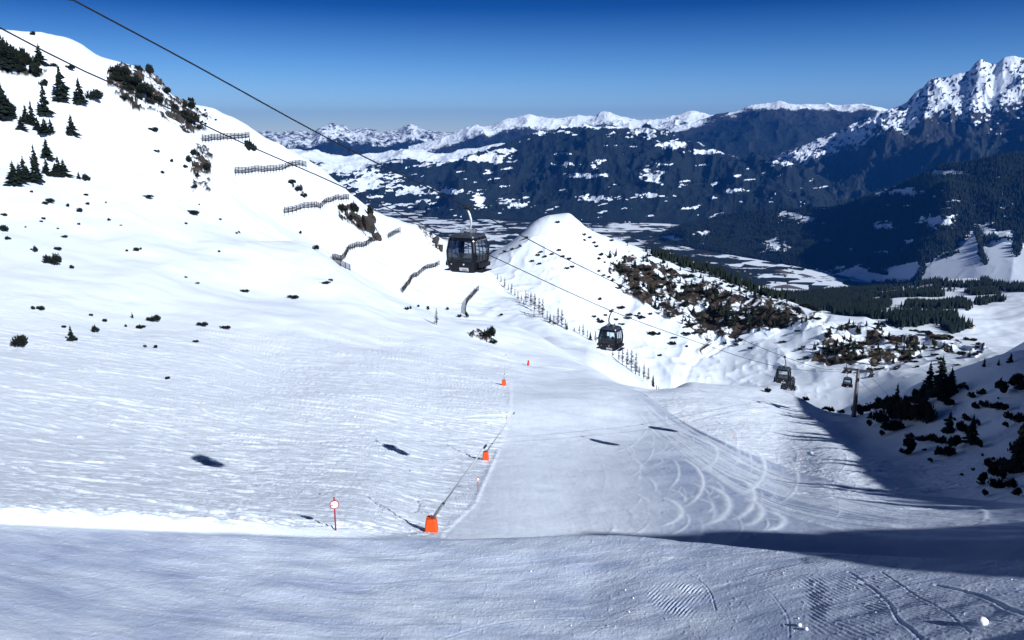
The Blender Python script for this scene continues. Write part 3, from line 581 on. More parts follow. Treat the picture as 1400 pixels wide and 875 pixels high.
M5 = mtn([(980, 240, 14000), (1010, 228, 14000), (1060, 213, 13500), (1100, 198, 13000), (1150, 177, 13000), (1190, 160, 12800), (1222, 147, 12600), (1240, 139, 12500), (1252, 126, 12500), (1262, 120, 12500), (1270, 110, 12500), (1282, 106, 12500), (1297, 104, 12500), (1312, 99, 12500), (1325, 97, 12500), (1333, 86, 12500), (1342, 79, 12500), (1352, 84, 12500), (1362, 86, 12500), (1374, 78, 12500), (1386, 77, 12500), (1400, 79, 12500), (1440, 60, 12500), (1520, 70, 12500), (1700, 90, 12500)], [(980, 10500), (1700, 8200)], 16, 620, t0=0.66, top=0.80, pw=0.95, nrow=300, cols=900, patches=[(1340, 130, 70, 40, .62), (1370, 100, 40, 25, .8), (1300, 140, 40, 22, .45), (1150, 180, 5, 3, .5)], bare0=0.35, rough=1.5, fleck=0.62, peak=0.3)
M3 = mtn([(440, 285, 12000), (480, 270, 12000), (530, 255, 12200), (580, 238, 12300), (620, 222, 12500), (655, 208, 12500), (690, 196, 12500), (720, 186, 12500), (745, 178, 12500), (770, 172, 12500), (800, 168, 12500), (830, 172, 12500), (860, 177, 12500), (885, 171, 12500), (905, 180, 12500), (925, 190, 12500), (960, 203, 12500), (1010, 212, 12300), (1060, 216, 12000), (1095, 230, 11500), (1140, 248, 11200), (1190, 262, 10800), (1250, 290, 10000)], [(440, 10300), (700, 9700), (1000, 9300), (1250, 8200)], 17, 760, t0=0.95, top=0.75, pw=0.8, nrow=280, cols=950, bare0=1.2, clear=0.50,
         patches=[(668, 216, 30, 9, .8), (690, 206, 16, 5, .7), (740, 180, 22, 6, .5), (800, 172, 60, 4, .55), (880, 180, 25, 8, .7), (920, 198, 26, 6, .55), (805, 240, 26, 4, .7), (890, 240, 16, 12, .7), (968, 208, 20, 4, .7), (1072, 222, 20, 5, .8), (620, 262, 30, 4, .6), (560, 258, 26, 5, .6), (655, 275, 9, 14, .8), (890, 268, 26, 4, .6), (1000, 262, 10, 4, .5), (770, 225, 16, 4, .5), (700, 280, 26, 6, .45), (820, 272, 30, 5, .5)])
M6 = mtn([(820, 348, 8300), (860, 334, 8200), (900, 320, 8200), (960, 301, 8200), (1010, 291, 8000), (1060, 286, 7800), (1110, 284, 7600), (1150, 280, 7300), (1185, 267, 7100), (1215, 258, 7000), (1250, 243, 6800), (1290, 226, 6700), (1330, 218, 6600), (1370, 211, 6500), (1400, 208, 6500), (1500, 190, 6500), (1700, 150, 6500)], [(820, 8000), (900, 7600), (1000, 7000), (1130, 6300), (1220, 5800), (1270, 5100), (1400, 4600), (1700, 4300)], 18, 260, t0=0.985, top=0.6, pw=0.9, nrow=320, cols=900, spur=1000, base=-0.3, bare0=1.2, rough=0.22, clear=0.58, polys=[[(1250, 386), (1262, 366), (1285, 350), (1312, 334), (1334, 310), (1343, 312), (1340, 330), (1352, 334), (1372, 326), (1410, 334), (1410, 388)], [(1138, 376), (1180, 372), (1215, 366), (1258, 356), (1262, 372), (1240, 384), (1170, 386)], [(1350, 318), (1380, 314), (1400, 318), (1400, 324), (1360, 324)]], darks=[[(1331, 310), (1341, 312), (1343, 332), (1350, 362), (1343, 362), (1336, 336)], [(1384, 318), (1400, 316), (1397, 346), (1388, 352), (1383, 338)], [(1252, 350), (1262, 352), (1266, 366), (1258, 386), (1252, 386), (1258, 366)], [(1190, 366), (1215, 372), (1212, 376), (1186, 371)], [(1286, 350), (1310, 342), (1312, 345), (1288, 354)]],
         patches=[(1088, 298, 24, 8, .75), (1060, 336, 20, 10, .7), (1285, 302, 26, 10, .6), (1205, 308, 20, 6, .6), (1230, 262, 40, 6, .8), (1290, 236, 40, 3, .8), (1345, 315, 14, 10, .9), (1160, 372, 40, 8, .7), (960, 318, 14, 4, .6), (920, 326, 12, 5, .6), (1240, 330, 8, 3, .7), (1200, 345, 12, 3, .6), (1130, 330, 10, 4, .6)])
# the lower hills between the ski slope and the valley
L3 = {820: [(470, 1150), (440, 1700), (420, 2400), (405, 3200), (405, 4200, 80)], 1000: [(480, 1150), (440, 1700), (420, 2400), (408, 3000), (408, 4200, 250)],
      1080: [(490, 1150), (450, 1600), (425, 2200), (402, 3000), (402, 4000, 250)], 1150: [(500, 1150), (455, 1600), (425, 2200), (392, 3100), (392, 4000, 250)],
      1260: [(505, 1150), (460, 1500), (425, 2100), (388, 3100), (388, 4000, 300)], 1330: [(510, 1150), (462, 1500), (420, 2200), (387, 3100), (387, 4000, 300)],
      1400: [(515, 1150), (465, 1500), (425, 2100), (395, 3100), (395, 4000, 300)], 1800: [(520, 1150), (465, 1500), (425, 2100), (395, 3100), (395, 4000, 300)]}
LW = Field([[(u, *L3[u][k]) for u in L3] for k in range(5)], [60, 90, 110, 20], np.radians(np.linspace(3, 48, 700)))
LW.Z += fbm(LW.X / 400, LW.Y / 400, 6, 71) * 28
lu, lv = project(LW.X, LW.Y, LW.Z)
P_FOR = [[(1020, 410), (1080, 398), (1140, 390), (1250, 386), (1330, 386), (1410, 392), (1410, 400), (1330, 394), (1270, 396), (1322, 415), (1326, 422), (1300, 432), (1290, 442), (1230, 445), (1180, 432), (1110, 425), (1040, 415)],
         [(1320, 400), (1360, 398), (1370, 412), (1340, 420)], [(1280, 438), (1300, 436), (1330, 450), (1300, 455)], [(900, 390), (1020, 405), (1100, 425), (900, 440)]]
forL = np.zeros(LW.X.shape)
for i, p in enumerate(P_FOR): forL = np.maximum(forL, poly_mask(lu, lv, p, 5, 260 + i) * 1.0)
forL *= (fbm(LW.X / 170, LW.Y / 170, 4, 77) < 0.30)
forL *= ~(in_poly(lu, lv, [(1205, 425), (1225, 412), (1245, 412), (1235, 424), (1215, 433)]) | in_poly(lu, lv, [(1150, 425), (1180, 405), (1220, 404), (1190, 418)]) & (fbm(lu / 6, lv / 3, 3, 5) > 0))
LW.mesh('hill', mount_m, {'snow': 1.2 - 1.9 * forL, 'bare': 0.0})
# the valley floor: one sheet that reaches the horizon
va = np.radians(np.linspace(-70, 80, 160)); vr = np.concatenate([np.geomspace(1100, 14000, 90), np.geomspace(16000, 70000, 20)])
VF = Field.__new__(Field); VF.az = va; VF.t = vr; VF.R = np.repeat(vr[:, None], len(va), 1); VF.X = VF.R * np.sin(va); VF.Y = VF.R * np.cos(va)
VF.Z = VZ + fbm(VF.X / 1500, VF.Y / 1500, 3, 81) * 14
VF.mesh('valley', valley_m, {})
# haze: the air between here and the far ranges
bm = bmesh.new(); box(bm, (8000, 22000, 250), (80000, 56000, 2700))
hm = bpy.data.materials.new('haze'); hm.use_nodes = True; t_ = hm.node_tree; t_.nodes.clear()
o_ = t_.nodes.new('ShaderNodeOutputMaterial'); pv_ = t_.nodes.new('ShaderNodeVolumePrincipled'); pv_.inputs['Color'].default_value = (0.03, 0.25, 1.0, 1)
pv_.inputs['Density'].default_value = 2.5e-5; pv_.inputs['Anisotropy'].default_value = 0.2; t_.links.new(pv_.outputs[0], o_.inputs['Volume'])
tag(obj('haze', bm, hm), kind='stuff')

# ------------------------------------------------------------------ placing things
rnd = random.Random(7)
def depth(p): return p[1] * CP - p[2] * SP
def spot(u, v, fld=None, rmin=0.0, rmax=1e9): p = (fld or N).hit(u, v, rmin, rmax); return Vector(p)
# ---- gondola ropes: two vertical planes 5.2 m apart, the rope's height read along them
D_ = np.array([0.545, 0.8386]); LFT = np.array([-0.8386, 0.545])
A0 = ray(639, 283); A0 = A0 / np.linalg.norm(A0) * 46.5
B0 = A0[:2] + LFT * 5.2
def on_rope(u, v, q0):
    d = ray(u, v); M_ = np.array([[D_[0], -d[0]], [D_[1], -d[1]]]); k, w = np.linalg.solve(M_, -np.array(q0[:2])); return Vector(tuple(d * w)), k
def rope_curve(q0, pix, after):
    P = [on_rope(u, v, q0) for u, v in pix]; k = [p[1] for p in P]; z = [p[0].z for p in P]
    k += [k[-1] + a for a, _ in after]; zl = z[-1]; z += [zl + b for _, b in after]
    ks = np.arange(k[0] - 12, k[-1], 1.5); zz = np.interp(ks, k, z); 
    zz = np.where((ks >= k[0]) & (ks <= k[-1]), pchip(np.array(k), np.array(z), ks), zz)
    return [Vector((q0[0] + D_[0] * s, q0[1] + D_[1] * s, float(h))) for s, h in zip(ks, zz)], k, z
pixA = [(100, 0), (235, 72), (450, 190), (639, 283), (770, 352), (900, 414), (1000, 458), (1073, 488), (1120, 503), (1186, 511.5)]
pixB = [(0, 38), (100, 90), (240, 152), (300, 181), (450, 247), (600, 317), (665, 347), (836, 425), (960, 470), (1030, 493), (1080, 504), (1149, 508), (1161, 508)]
RA, kA, zA = rope_curve(A0, pixA, [(14, -5.5), (45, -18), (110, -40)]); RB, kB, zB = rope_curve(B0, pixB, [(14, -5.5), (45, -18), (110, -40)])
for R0, lb, gp in ((RA, 'upper dark steel rope, entering at the top and carrying the nearest cabin', 0), (RB, 'lower dark steel rope, entering at the left edge and passing below the nearest cabin', 0)):
    bm = bmesh.new(); tube(bm, R0, 0.032, 8); tag(obj('haul_rope', bm, cable_m, None, True), lb, 'rope', 'ropes of the gondola lift')
kPyl = kA[-4 + 0] if False else kA[len(pixA) - 1]
pA, _ = on_rope(1186, 511.5, A0); pB, _ = on_rope(1161, 508, B0)
# ---- pylon
def make_pylon():
    c = (pA + pB) / 2; base = spot(1166, 566); bz = N.height(c.x, c.y) - 1.0
    top = Vector((c.x, c.y, c.z + 0.4)); root = empty('lift_pylon', (c.x, c.y, bz), 0)
    tag(root, 'grey steel lift pylon with a wide crossarm at the edge of the shaded slope', 'pylon')
    ang = math.atan2(-LFT[1], -LFT[0]); H_ = top.z - bz
    def loc(lx, ly, lz): return Vector((lx * math.cos(ang) - ly * math.sin(ang), lx * math.sin(ang) + ly * math.cos(ang), lz))
    bm = bmesh.new(); tube(bm, [(0, 0, 0), (0, 0, H_ * 0.5), (0, 0, H_ + 0.5)], [0.55, 0.45, 0.34], 16); obj('mast', bm, mast_m, root, True)
    bm = bmesh.new(); box(bm, loc(0, 0, H_ + 0.25), (6.3, 0.4, 0.42), Matrix.Rotation(ang, 3, 'Z'), 0.03); obj('crossarm', bm, mast_m, root)
    bm = bmesh.new()
    for sx_ in (-2.6, 2.6): tube(bm, [loc(sx_, 0, H_ + 0.3), loc(sx_, 0, H_ + 1.9)], 0.07, 6)
    tube(bm, [loc(-3.0, 0, H_ + 1.95), loc(3.0, 0, H_ + 1.95)], 0.12, 6); tube(bm, [loc(-2.6, 0, H_ + 0.5), loc(-1.6, 0, H_ + 1.9)], 0.05, 6); tube(bm, [loc(2.6, 0, H_ + 0.5), loc(1.6, 0, H_ + 1.9)], 0.05, 6)
    obj('lifting_frame', bm, dsteel_m, root)
    bm = bmesh.new()
    for y_ in (0.5, 0.85): tube(bm, [loc(-0.2, y_, 0.5), loc(-0.2, y_, H_)], 0.025, 5); tube(bm, [loc(0.2, y_, 0.5), loc(0.2, y_, H_)], 0.025, 5); break
    z_ = 0.6
    while z_ < H_: tube(bm, [loc(-0.2, 0.5, z_), loc(0.2, 0.5, z_)], 0.018, 4); z_ += 0.35
    obj('ladder', bm, steel_m, root)
    for sx_ in (-2.6, 2.6):
        bm = bmesh.new(); box(bm, loc(sx_, 0, H_ - 0.25), (0.12, 3.4, 0.28), Matrix.Rotation(ang, 3, 'Z'), 0.02); tube(bm, [loc(sx_, 0, H_ - 0.1), loc(sx_, 0, H_ + 0.2)], 0.12, 8)
        box(bm, loc(sx_ * 1.16, 0, H_ - 0.5), (0.5, 3.4, 0.05), Matrix.Rotation(ang, 3, 'Z')); tr_ = obj('sheave_train', bm, dsteel_m, root)
        for k in range(6):
            bm = bmesh.new(); cc = loc(sx_, -1.4 + 0.56 * k, H_ - 0.42); ax = loc(1, 0, 0) * 0.07; tube(bm, [cc - ax, cc + ax], 0.25, 14); obj('sheave', bm, rubber_m, tr_)
    return root
make_pylon()
# ---- gondola cabin
def make_person(name='person'):
    vs_ = [(0, 0, 0.45), (0, 0.02, 0.72), (0, 0.03, 0.95), (0, 0.02, 1.06), (0, 0.0, 1.2), (0, 0, 1.3)]
    rd = [0.15, 0.15, 0.16, 0.07, 0.095, 0.08]; ed = [(0, 1), (1, 2), (2, 3), (3, 4), (4, 5)]
    for s in (-1, 1):
        i = len(vs_); vs_ += [(s * 0.1, -0.08, 0.45), (s * 0.12, -0.45, 0.47), (s * 0.12, -0.46, 0.08), (s * 0.12, -0.58, 0.04)]; rd += [0.1, 0.075, 0.05, 0.045]; ed += [(0, i), (i, i + 1), (i + 1, i + 2), (i + 2, i + 3)]
        i = len(vs_); vs_ += [(s * 0.2, 0.02, 0.95), (s * 0.25, -0.03, 0.7), (s * 0.14, -0.28, 0.6)]; rd += [0.075, 0.055, 0.045]; ed += [(2, i), (i, i + 1), (i + 1, i + 2)]
    me = bpy.data.meshes.new('skin_src'); me.from_pydata(vs_, ed, []); o = bpy.data.objects.new('skin_src', me); COL.objects.link(o)
    md = o.modifiers.new('s', 'SKIN'); o.modifiers.new('d', 'SUBSURF').levels = 1
    for i, r in enumerate(rd): me.skin_vertices[0].data[i].radius = (r, r * 0.85)
    me.skin_vertices[0].data[0].use_root = True
    dg = bpy.context.evaluated_depsgraph_get(); m2 = bpy.data.meshes.new_from_object(o.evaluated_get(dg)); bpy.data.objects.remove(o)
    m2.name = name; m2.materials.clear(); m2.materials.append(cloth_m); m2.materials.append(skin_m)
    for p in m2.polygons:
        c = p.center; p.use_smooth = True
        if c.z > 1.1 and c.y < 0.0: p.material_index = 1
    b = bpy.data.objects.new(name, m2); COL.objects.link(b)
    bm = bmesh.new(); bmesh.ops.create_uvsphere(bm, u_segments=12, v_segments=8, radius=0.135); bmesh.ops.translate(bm, vec=(0, 0.02, 1.24), verts=bm.verts)
    for v in bm.verts:
        if v.co.y < -0.05 and v.co.z < 1.27: v.co.y = -0.05
    obj('helmet', bm, dsteel_m, b, True)
    bm = bmesh.new(); box(bm, (0, -0.105, 1.235), (0.15, 0.03, 0.06), None, 0.01); obj('goggles', bm, rubber_m, b); return b
def ring(z, w, d, r, n=6):
    pts = []
    for cx, cy, a0 in ((w - r, d - r, 0), (-w + r, d - r, 90), (-w + r, -d + r, 180), (w - r, -d + r, 270)):
        for k in range(n): a = math.radians(a0 + 90 * k / (n - 1)); pts.append((cx + r * math.cos(a), cy + r * math.sin(a), z))
    return pts
def make_cabin(flip, light_arm):
    """origin at the rope grip, +y along the line"""
    root = empty('gondola_cabin'); top = -1.55; H_ = 2.12
    prof = [(0.0, 0.74, 0.80), (0.06, 0.80, 0.86), (0.38, 0.90, 0.97), (0.56, 0.93, 1.0), (0.62, 0.94, 1.01), (1.20, 0.96, 1.035), (1.82, 0.865, 0.93), (1.86, 0.855, 0.92), (2.0, 0.79, 0.86), (H_ - 0.04, 0.70, 0.78)]
    rings = [ring(z + top - H_, w, d, 0.2) for z, w, d in prof]; n = 24
    V = [p for r in rings for p in r]; body = []; panes = {0: [], 1: [], 2: [], 3: []}; wf = []
    side_of = {5: 0, 11: 1, 17: 2, 23: 3}                          # long spans: +y, -x, -y, +x
    for j in range(len(rings) - 1):
        for k in range(n):
            f = (j * n + k, j * n + (k + 1) % n, (j + 1) * n + (k + 1) % n, (j + 1) * n + k)
            if k in side_of and 4 <= j <= 5: panes[side_of[k]].append(f)
            else: body.append(f)
    body.append(tuple(range(n))[::-1]); body.append(tuple((len(rings) - 1) * n + k for k in range(n)))
    bm = bmesh.new(); bv = [bm.verts.new(p) for p in V]
    for f in body: bm.faces.new([bv[i] for i in f])
    bmesh.ops.recalc_face_normals(bm, faces=bm.faces)
    bmesh.ops.solidify(bm, geom=bm.faces[:], thickness=0.04); shell = obj('cabin_body', bm, cabin_m, root)
    for s_, fs in panes.items():
        bm = bmesh.new(); mp = {}
        for f in fs:
            for i in f:
                if i not in mp: p = Vector(V[i]); mp[i] = bm.verts.new(Vector((p.x * 0.985, p.y * 0.985, p.z)))
            bm.faces.new([mp[i] for i in f])
        o = obj('window', bm, glass_m, root)
        if s_ in (1, 3):                                          # sliding door: stiles between two leaves
            sg = -1 if s_ == 1 else 1; bm = bmesh.new()
            for y_ in (-0.44, 0.0, 0.44): tube(bm, [(sg * (prof[j][1] + 0.012), y_, prof[j][0] + top - H_) for j in range(1, 9)], 0.028, 6)
            dr = obj('door', bm, rubber_m, root)
            bm = bmesh.new(); tube(bm, [(sg * 1.0, -0.8, 1.86 + top - H_), (sg * 1.0, 0.8, 1.86 + top - H_)], 0.03, 6); obj('door_rail', bm, steel_m, dr)
            bm = bmesh.new(); box(bm, (sg * 1.06, 0, 0.42 + top - H_), (0.2, 1.2, 0.22), None, 0.02); box(bm, (sg * 1.05, 0, 0.06 + top - H_), (0.36, 1.3, 0.05), None, 0.01)
            for y_ in (-0.5, -0.25, 0, 0.25, 0.5): box(bm, (sg * 1.17, y_, 0.46 + top - H_), (0.03, 0.03, 0.3))
            obj('ski_rack', bm, dsteel_m, root)
        else:
            sg = 1 if s_ == 0 else -1; bm = bmesh.new()
            for x_ in (-0.5,): tube(bm, [(x_, sg * (prof[j][2] + 0.012), prof[j][0] + top - H_) for j in range(2, 9)], 0.02, 6)
            tube(bm, [(-0.72, sg * 1.02, 0.60 + top - H_), (0.72, sg * 1.02, 0.86 + top - H_)], 0.02, 6); obj('window_trim', bm, rubber_m, root)
    bm = bmesh.new(); r_ = [ring(z + top - H_, w, d, 0.22) for z, w, d in ((2.0, 0.81, 0.88), (2.09, 0.78, 0.85), (2.16, 0.6, 0.68), (2.19, 0.4, 0.48))]
    bv = [[bm.verts.new(p) for p in q] for q in r_]
    for a, b in zip(bv, bv[1:]):
        for k in range(24): bm.faces.new((a[k], a[(k + 1) % 24], b[(k + 1) % 24], b[k]))
    bm.faces.new(bv[0][::-1]); bm.faces.new(bv[-1]); rf = obj('roof', bm, roof_m, root)
    bm = bmesh.new(); s = flip
    for x_ in (-0.3, 0.3):
        box(bm, (x_ * s + 0.0, 0, top + 0.12), (0.16, 0.5, 0.12), None, 0.03); tube(bm, [(x_, -0.2, top + 0.1), (x_, -0.2, top + 0.32)], 0.07, 8); tube(bm, [(x_, 0.2, top + 0.1), (x_, 0.2, top + 0.32)], 0.07, 8)
    obj('damper', bm, steel_m, rf)
    am = lightsteel_m if light_arm else dsteel_m
    pts = [(0.0, 0, -0.02), (0.03 * s, 0, -0.2), (0.14 * s, 0, -0.42), (0.22 * s, 0, -0.7), (0.24 * s, 0, -0.95), (0.2 * s, 0, -1.15), (0.06 * s, 0, -1.3), (-0.12 * s, 0, -1.36), (-0.35 * s, 0, -1.38)]
    bm = bmesh.new(); tube(bm, pts, [0.05, 0.055, 0.06, 0.065, 0.065, 0.06, 0.055, 0.05, 0.05], 10); obj('hanger_arm', bm, am, root, True)
    bm = bmesh.new(); box(bm, (0, 0, 0.03), (0.16, 0.62, 0.12), None, 0.02); box(bm, (0.06 * s, 0, -0.08), (0.3, 0.26, 0.1), None, 0.02)
    for y_ in (-0.3, 0.3): tube(bm, [(-0.12, y_, 0.05), (0.14, y_, 0.05)], 0.06, 8)
    tube(bm, [(0, 0.12, -0.1), (-0.3 * s, 0.12, -0.12)], 0.03, 6); obj('grip', bm, dsteel_m, root)
    bm = bmesh.new()
    for y_ in (-0.72, 0.72): box(bm, (0, y_, 0.45 + top - H_), (1.5, 0.38, 0.06), None, 0.02); box(bm, (0, y_ * 1.2, 0.66 + top - H_), (1.5, 0.07, 0.4), None, 0.02)
    obj('bench', bm, interior_m, root)
    for sg in (-1, 1):                                             # advertising plate and lamp reflectors on the end walls
        y_ = -0.94 * 1 if sg < 0 else 0.94
        bm = bmesh.new(); box(bm, (-0.22 * -sg * -1, sg * 0.962, 0.22 + top - H_), (0.56, 0.02, 0.19), Matrix.Rotation(sg * 0.27 * -1, 3, 'X')); pl = obj('plate', bm, white_m, root)
        bm = bmesh.new(); x0 = -0.22 * -sg * -1
        for k, (dx, w, zz, hh) in enumerate(((-0.10, 0.05, 0.02, 0.07), (-0.02, 0.07, 0.025, 0.04), (0.08, 0.05, 0.025, 0.05), (0.17, 0.09, 0.02, 0.03), (0.06, 0.3, -0.04, 0.03))):
            box(bm, (x0 + dx, sg * 0.976, 0.24 + zz + top - H_), (w, 0.01, hh), Matrix.Rotation(sg * -0.27, 3, 'X'))
        obj('lettering', bm, red_m, pl)
        for x_ in (-0.55, 0.22):
            bm = bmesh.new(); tube(bm, [(x_, sg * 0.97, 0.5 + top - H_), (x_, sg * 1.0, 0.5 + top - H_)], 0.05, 10); obj('reflector', bm, white_m, root)
    return root
G_ = {1: (639, 283, A0, 1, True), 2: (836, 425, B0, -1, False), 3: (1072.7, 488, A0, 1, False), 4: (1079.6, 504, B0, -1, False)}
LB = {1: 'largest black gondola cabin, nearest the camera, hanging from a pale curved arm', 2: 'dark gondola cabin with three passengers in its window, right of the bare larches',
      3: 'empty dark gondola cabin, upper left one of the overlapping pair left of the pylon', 4: 'dark gondola cabin with passengers, lower right one of the overlapping pair left of the pylon', 5: 'small dark gondola cabin in front of the lift pylon mast'}
cab = {}
yaw0 = -math.atan2(D_[0], D_[1])
for i in (1, 2, 3, 4, 5):
    if i == 1: c = make_cabin(1, True)
    elif i == 2: c = make_cabin(-1, False)
    else: c = copy_tree(cab[1] if i == 3 else cab[2])
    if i < 5: p, k = on_rope(*G_[i][:3])
    else:
        k = kB[len(pixB) - 1] - 0.9; p = Vector((B0[0] + D_[0] * k, B0[1] + D_[1] * k, np.interp(k, kB, zB)))
    c.location = p; c.rotation_euler = (0, 0, yaw0 + (0.16 if i == 1 else 0.1)); cab[i] = c; tag(c, LB[i], 'gondola', 'gondola cabins on the lift')
for ch in cab[3].children:
    if ch.name.startswith('hanger_arm'): ch.data = ch.data.copy(); ch.data.materials[0] = dsteel_m
pers = make_person(); first = True
PL_ = {2: ['leftmost of three dark clad passengers sitting in the cabin right of the larches', 'middle one of three dark clad passengers sitting in the cabin right of the larches', 'rightmost of three dark clad passengers sitting in the cabin right of the larches'],
       4: ['leftmost of three passengers sitting in the lower cabin of the overlapping pair', 'middle one of three passengers sitting in the lower cabin of the overlapping pair', 'rightmost of three passengers sitting in the lower cabin of the overlapping pair']}
for ci in (2, 4):
    for k, x_ in enumerate((-0.5, -0.02, 0.45)):
        q = pers if first else copy_tree(pers); first = False
        M_ = Matrix.Translation(cab[ci].location) @ Matrix.Rotation(cab[ci].rotation_euler.z, 4, 'Z'); q.location = M_ @ Vector((x_, -0.68 if k != 1 else -0.66, -3.67 + 0.02))
        q.rotation_euler = (0, 0, cab[ci].rotation_euler.z + math.pi + (0.2, -0.1, -0.3)[k]); tag(q, PL_[ci][k], 'person', 'passengers in the gondola cabins')

# ---- snow lances
def make_lance(base, tipdir, L_, h_pad, w_pad, label, brace=True):
    root = empty('snow_lance', base, 0); tag(root, label, 'snow lance', 'snow lances along the piste')
    bm = bmesh.new(); w = w_pad; prof = [(0, 1.0), (0.1, 1.02), (0.5, 0.93), (0.9, 0.82), (1.0, 0.76)]; rings = []
    for z, k in prof: rings.append([bm.verts.new((x * k, y * k, z * h_pad - 0.05)) for x, y, _ in ring(0, w / 2, w / 2, w * 0.16, 4)])
    for a, b in zip(rings, rings[1:]):
        for k in range(16): bm.faces.new((a[k], a[(k + 1) % 16], b[(k + 1) % 16], b[k]))
    bm.faces.new(rings[0][::-1]); bm.faces.new(rings[-1]); pad = obj('padding', bm, orange_m, root)
    bm = bmesh.new()
    for z in (0.3, 0.68): 
        k = 1.03 - z * 0.24; tube(bm, [(x * k, y * k, z * h_pad) for x, y, _ in ring(0, w / 2 + .01, w / 2 + .01, w * 0.16, 4)] + [((w / 2 + .01) * k, (w / 2 + .01 - w * .16) * k, z * h_pad)], 0.012, 5)
    obj('strap', bm, orange_m, pad)
    d = Vector(tipdir).normalized(); s = Vector((0, 0, h_pad * 0.8)); q = s + d * L_ * 0.24; e = s + d * L_
    bm = bmesh.new(); tube(bm, [(0, 0, 0.2), (0, 0, h_pad + 0.15)], 0.07, 8); obj('post', bm, steel_m, root)
    bm = bmesh.new(); tube(bm, [s - d * 0.3, q], 0.11, 10); obj('lower_tube', bm, steel_m, root, True)
    bm = bmesh.new(); tube(bm, [q - d * 0.2, s + d * L_ * 0.6, e], [0.07, 0.06, 0.05], 8); obj('lance_tube', bm, lightsteel_m, root, True)
    bm = bmesh.new(); tube(bm, [e, e + d * 0.3], [0.08, 0.075], 10); tube(bm, [q - d * 0.12, q + d * 0.12], 0.1, 8); obj('nozzle_head', bm, dsteel_m, root, True)
    if brace:
        sd_ = Vector((d.x, d.y, 0)); sd_ = sd_.normalized() if sd_.length > .01 else Vector((1, 0, 0))
        bm = bmesh.new(); tube(bm, [Vector((0, 0, h_pad * 0.9)) + sd_ * 0.28, s + d * L_ * 0.15], 0.03, 6); obj('brace', bm, steel_m, root)
    return root
b1 = spot(590, 727, rmin=54)
def lance_dir(b, hp, u, v, L_, guess=1.0):
    d = ray(u, v); s = Vector(b) + Vector((0, 0, hp * 0.8)); best = None
    dn = Vector(tuple(d)); a = dn.dot(dn); bq = -2 * dn.dot(s); cq = s.dot(s) - L_ * L_; disc = bq * bq - 4 * a * cq
    t = (-bq + guess * math.sqrt(disc)) / (2 * a) if disc > 0 else -bq / (2 * a); return dn * t - s
make_lance(b1, lance_dir(b1, 1.15, 662, 613, 8.6, -1), 8.6, 1.2, 0.95, 'tall snow lance leaning over the piste edge from an orange padded base, the nearest one')
b2 = spot(664, 628); make_lance(b2, lance_dir(b2, 1.2, 702, 566, 8.0, -1), 8.0, 1.2, 0.9, 'snow lance leaning right from an orange padded base, halfway up the piste edge')
b3 = spot(689, 527); make_lance(b3, lance_dir(b3, 1.2, 691.5, 487, 7.0, -1), 7.0, 1.4, 1.1, 'snow lance standing nearly upright on a red padded base, the farthest one', False)
# red padded hydrant on the far edge
def make_hydrant(p, s=1.0):
    root = empty('snow_gun', p); tag(root, 'small red snow gun standing alone at the far upper edge of the piste', 'snow gun')
    bm = bmesh.new(); box(bm, (0, 0, 0.5 * s), (0.7 * s, 0.7 * s, 1.0 * s), None, 0.12); obj('base', bm, red2_m, root)
    bm = bmesh.new(); tube(bm, [(0.1, -0.3 * s, 1.35 * s), (0.1, 0.5 * s, 1.5 * s)], [0.34 * s, 0.26 * s], 14); obj('barrel', bm, red2_m, root)
    bm = bmesh.new(); tube(bm, [(0, 0, 0.9 * s), (0, 0, 1.3 * s)], 0.08, 8); obj('neck', bm, dsteel_m, root)
red2_m = plain('red_padding', (0.65, 0.03, 0.02), 0.5)
make_hydrant(spot(722, 500))
# ---- piste markers
def make_marker(p, h, dr, mat, label, arrow=True, face=0.0, lw=0.05):
    root = empty('piste_marker', p, face); tag(root, label, 'piste marker', 'piste markers')
    bm = bmesh.new(); tube(bm, [(0, 0, -0.3), (0, 0, h)], lw, 8); obj('pole', bm, mat, root, True)
    zc = h - dr - 0.15 * h * 0.5
    def disc(r, y0, y1, m, nm, par): 
        bm = bmesh.new(); tube(bm, [(0, y0, zc), (0, y1, zc)], r, 28); return obj(nm, bm, m, par)
    dsk = disc(dr, -0.045, -0.06, mat, 'sign_disc', root); disc(dr * 0.80, -0.061, -0.066, white_m, 'sign_face', dsk)
    if arrow:
        bm = bmesh.new(); r = dr * 0.8
        for a, b in (((-0.9, 0.5), (-0.05, 0.25)), ):
            pass
        def poly(pts): vs_ = [bm.verts.new((x * r, -0.069, zc + y * r)) for x, y in pts]; f = bm.faces.new(vs_); e = bmesh.ops.extrude_face_region(bm, geom=[f]); bmesh.ops.translate(bm, vec=(0, 0.002, 0), verts=[g for g in e['geom'] if isinstance(g, bmesh.types.BMVert)])
        poly([(-0.35, 0.92), (0.55, 0.25), (0.30, 0.42), (-0.02, 0.35), (-0.25, 0.62)]) ; poly([(-0.98, 0.1), (-0.25, 0.1), (-0.42, -0.25), (-0.95, -0.2)])
        obj('arrow_marks', bm, mat, dsk)
    return root
pm = spot(459, 725); fc = lambda p: -math.atan2(p[0], p[1])
make_marker(pm, 2.35, 0.31, red_m, 'red ringed white disc with an arrow on a tall red pole at the road edge', True, fc(pm))
pm = spot(653.5, 671); make_marker(pm, 1.7, 0.19, red_m, 'small red marker disc on a pole between the two nearest snow lances', True, fc(pm), 0.03)
pm = spot(692.5, 576); make_marker(pm, 1.8, 0.2, red_m, 'tiny pale red marker beside the tip of the second snow lance', False, fc(pm), 0.03)
pm = spot(935, 579); make_marker(pm, 1.5, 0.16, red_m, 'small red marker on the right hand piste edge near the crest', False, fc(pm), 0.03)
